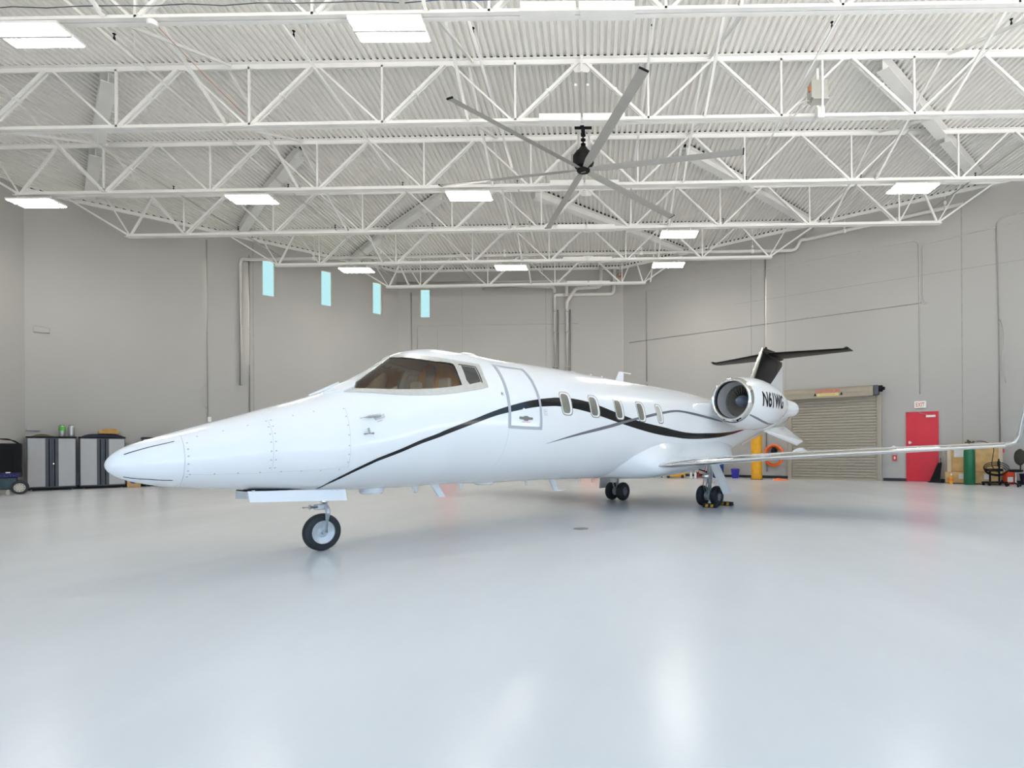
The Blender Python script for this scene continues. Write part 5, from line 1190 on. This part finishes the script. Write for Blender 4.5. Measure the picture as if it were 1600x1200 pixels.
for sd in (1, -1):
    mg = empty('main_landing_gear', parent=jet); S0 = 7.73
    for b_ in (1.085, 1.415):
        t, hub = wheel(mg, S0, b_*sd, .222, .148, .105); jp('wheel_hub', hub, M['wheel_grey'], mg, angle=.5)
    bm = B()
    for q in range(4): lathe(bm, [(-.012, .05), (-.012, .098), (.012, .098), (.012, .05)], J(S0, (1.18+.045*q)*sd, .222), (0, 1, 0), 24)
    jp('brake_discs', bm, M['silver'], mg, angle=.5)
    bm = B(); tube(bm, [J(S0, 1.09*sd, .222), J(S0, 1.41*sd, .222)], .035, 12); jp('axle', bm, M['alu'], mg)
    bm = B(); tube(bm, [J(S0, 1.25*sd, .20), J(S0, 1.25*sd, .52), J(S0, 1.25*sd, .52), J(S0-.02, 1.28*sd, .98)], [.045, .045, .062, .062], 14); jp('strut', bm, M['silver'], mg, angle=.6)
    bm = B(); tube(bm, [J(S0-.08, 1.25*sd, .26), J(S0-.17, 1.25*sd, .42), J(S0-.08, 1.25*sd, .60)], .016, 8); tube(bm, [J(S0-.06, 1.3*sd, .25), J(S0-.13, 1.33*sd, .5), J(S0-.05, 1.3*sd, .9)], .009, 6); tube(bm, [J(S0-.07, 1.18*sd, .25), J(S0-.15, 1.17*sd, .45), J(S0-.06, 1.2*sd, .9)], .008, 6); jp('torque_link', bm, M['alu'], mg)
    bm = B(); tube(bm, [J(S0-.02, 1.24*sd, .72), J(S0-.15, .72*sd, .90)], .022, 8); tube(bm, [J(S0-.02, 1.22*sd, .62), J(S0-.4, .85*sd, .86)], .011, 6); jp('side_brace', bm, M['dark'], mg)
    bm = B(); lathe(bm, [(-.05, 0), (-.045, .04), (-.02, .07), (.03, .078), (.06, .07), (.10, .03), (.11, 0)], J(S0-.16, 1.24*sd, .655), (1, 0, 0), 24); jp('landing_light', bm, M['chrome'], mg)
    bm = B(); a = [J(7.33, 1.46*sd, .96), J(7.63, 1.50*sd, .96), J(7.95, 1.66*sd, .31), J(7.78, 1.68*sd, .285), J(7.55, 1.68*sd, .28)]
    loft(bm, [a, [p+Vector((0, .022*sd, 0)) for p in a]]); jp('gear_door', bm, M['paint'], mg, smooth=False)
    bm = B(); loft(bm, [[J(7.1, .62*sd, .80), J(7.9, .62*sd, .80), J(7.9, 1.18*sd, .955), J(7.1, 1.18*sd, .94)], [J(7.1, .62*sd, .785), J(7.9, .62*sd, .785), J(7.9, 1.18*sd, .935), J(7.1, 1.18*sd, .92)]]); jp('wheel_well', bm, M['dark'], mg, smooth=False)
bm = B(); a = [J(7.50, -1.18, .82), J(7.50, -1.34, .82), J(7.56, -1.34, .44), J(7.56, -1.20, .44)]; loft(bm, [a, [p+Vector((.015, 0, 0)) for p in a]]); jp('strut_door', bm, M['paint'], mg, smooth=False)
# antennas, probes, lights
def blade(s0, s1, z0, z1, sw, t=.02, m='paint'):
    bm = B(); a = [(s0, z0), (s1, z0), (s1+sw*.9, z1), (s0+sw, z1)]
    loft(bm, [[J(x, t, z) for x, z in a], [J(x, -t, z) for x, z in a]]); jp('blade_antenna', bm, M[m], smooth=False)
blade(1.56, 1.68, .75, .545, .15); blade(4.04, 4.16, .73, .49, .13)
bm = B(); box(bm, J(4.33, 0, .493), (.30, .03, .012)); jp('antenna_foot', bm, M['paint'], smooth=False)
for s, r in ((1.33, .03), (2.1, .03), (3.48, .022), (4.87, .025), (5.26, .022), (1.29, .02)):
    bm = B(); lathe(bm, [(0, r*1.6), (.03, r), (.10, r*.55), (.105, 0)], J(s, 0, sect(s)[1]+.012), (0, 0, -1), 12); jp('drain_mast', bm, M['paint'])
for s0, s1, h in ((.50, .82, .085), (2.40, 2.72, .045)):
    bm = B(); lathe(bm, [(0, (s1-s0)/2), (h*.7, (s1-s0)/2*.96), (h, (s1-s0)/2*.75), (h, 0)], J((s0+s1)/2, 0, sect((s0+s1)/2)[1]+.015), (0, 0, -1), 28); jp('belly_antenna', bm, M['paint'], angle=.6)
for s, l, h in ((2.27, .20, .07), (4.65, .25, .05)):
    bm = B(); secs = []
    for k in range(8):
        f = k/7; hh = math.sin(PI*(.05+.9*f))**.6
        secs.append([J(s-l+2*l*f, .10*hh*math.cos(PI*q/6), sect(s-l+2*l*f)[0]-.015+h*hh*math.sin(PI*q/6)) for q in range(7)])
    loft(bm, secs, closed=False); jp('top_antenna', bm, M['paint'], angle=1.)
for s in (5.24, 5.58):
    bm = B(); lathe(bm, [(0, .03), (.03, .025), (.06, .012), (.062, 0)], J(s, 0, sect(s)[0]-.01), (0, 0, 1), 12); jp('top_stub_antenna', bm, M['paint'])
bm = B(); a = [(6.02, 2.62), (6.28, 2.62), (6.30, 2.835), (6.16, 2.85)]; loft(bm, [[J(x, .018, z) for x, z in a], [J(x, -.018, z) for x, z in a]]); box(bm, J(6.36, 0, 2.85), (.40, .03, .02)); jp('top_blade_antenna', bm, M['paint'], smooth=False)
bm = B(); lathe(bm, [(0, .03), (.02, .03), (.045, .015), (.045, 0)], J(7.2, 0, sect(7.2)[0]-.005), (0, 0, 1), 12); jp('beacon', bm, M['dark'])
for fn, sd in ((L_, 1), (R_, -1)):
    bm = B(); p0 = fn(.168, .375, .03); P = [fn(.17, .375, .055), fn(.30, .352, .05), fn(.36, .335, .03), fn(.44, .31, .03)]
    tube(bm, [fn(.165, .372, .055), fn(.26, .352, .055), fn(.40, .33, .04)], [.006, .016, .02], 8)
    surf_patch(bm, fn, [(.33, .335), (.45, .345), (.455, .295), (.35, .285)], .02, (), .03, skirt=-.005); jp('pitot_probe', bm, M['alu'], angle=.5)
    bm = B(); tube(bm, [fn(.185, .115, .05), fn(.30, .095, .03)], [.011, .013], 8); tube(bm, [fn(.255, .19, .0), fn(.25, .105, .045)], .012, 8); jp('stall_vane', bm, M['conduit'])
    bm = B(); surf_patch(bm, fn, [(.36, .262), (.42, .262), (.42, .250), (.36, .250)], .003, (), .02); jp('warning_print', bm, mat('faint_red_print', (.78, .5, .42), .5, noise=.05))
# chocks at the left main wheels
for (x, y, l) in ((2.42, 11.87, 'black and yellow wheel chock in front of the left main wheel'), (2.85, 12.29, 'black and yellow wheel chock behind the left main wheel')):
    c_ = empty('wheel_chock', (x, y, 0), math.atan2(.773, .634)+PI/2, l, 'wheel chock', 'wheel chocks')
    bm = B(); prism(bm, [(-.15, -.06, 0), (-.15, .06, 0), (-.15, .035, .085), (-.15, -.035, .085)], (.30, 0, 0)); obj('block', bm, M['rubber'], c_)
    for sgn in (-1, 1):
        for q in (-.09, .03):
            bm = B(); loft(bm, [[Vector((q, sgn*.0585, .012)), Vector((q+.06, sgn*.0585, .012)), Vector((q+.06, sgn*.042, .07)), Vector((q, sgn*.042, .07))], [Vector((q, sgn*.062, .012)), Vector((q+.06, sgn*.062, .012)), Vector((q+.06, sgn*.0445, .07)), Vector((q, sgn*.0445, .07))]]); obj('yellow_stripe', bm, M['yellow'], c_)
#JET-END#
# ------------------------------------------------------------------ light
w = bpy.data.worlds.new('world'); S.world = w; w.use_nodes = True
bg = w.node_tree.nodes['Background']; bg.inputs['Color'].default_value = (.57, .83, 1.14, 1); bg.inputs['Strength'].default_value = 1.4
sl = bpy.data.lights.new('sun', 'SUN'); so = bpy.data.objects.new('sun', sl); COL.objects.link(so); sl.energy = 30.; sl.color = (1, .93, .83); sl.angle = .009
so.rotation_euler = (math.radians(-28), 0, 0); so.location = (0, 60, 60)
S.view_settings.view_transform = 'Standard'; S.view_settings.look = 'None'; S.view_settings.gamma = 1; S.view_settings.exposure = 0.20
S.view_settings.use_curve_mapping = False
S.cycles.use_denoising = True
S.cycles.max_bounces = 10; S.cycles.diffuse_bounces = 6; S.cycles.glossy_bounces = 5; S.cycles.transparent_max_bounces = 8
S.cycles.sample_clamp_indirect = 6
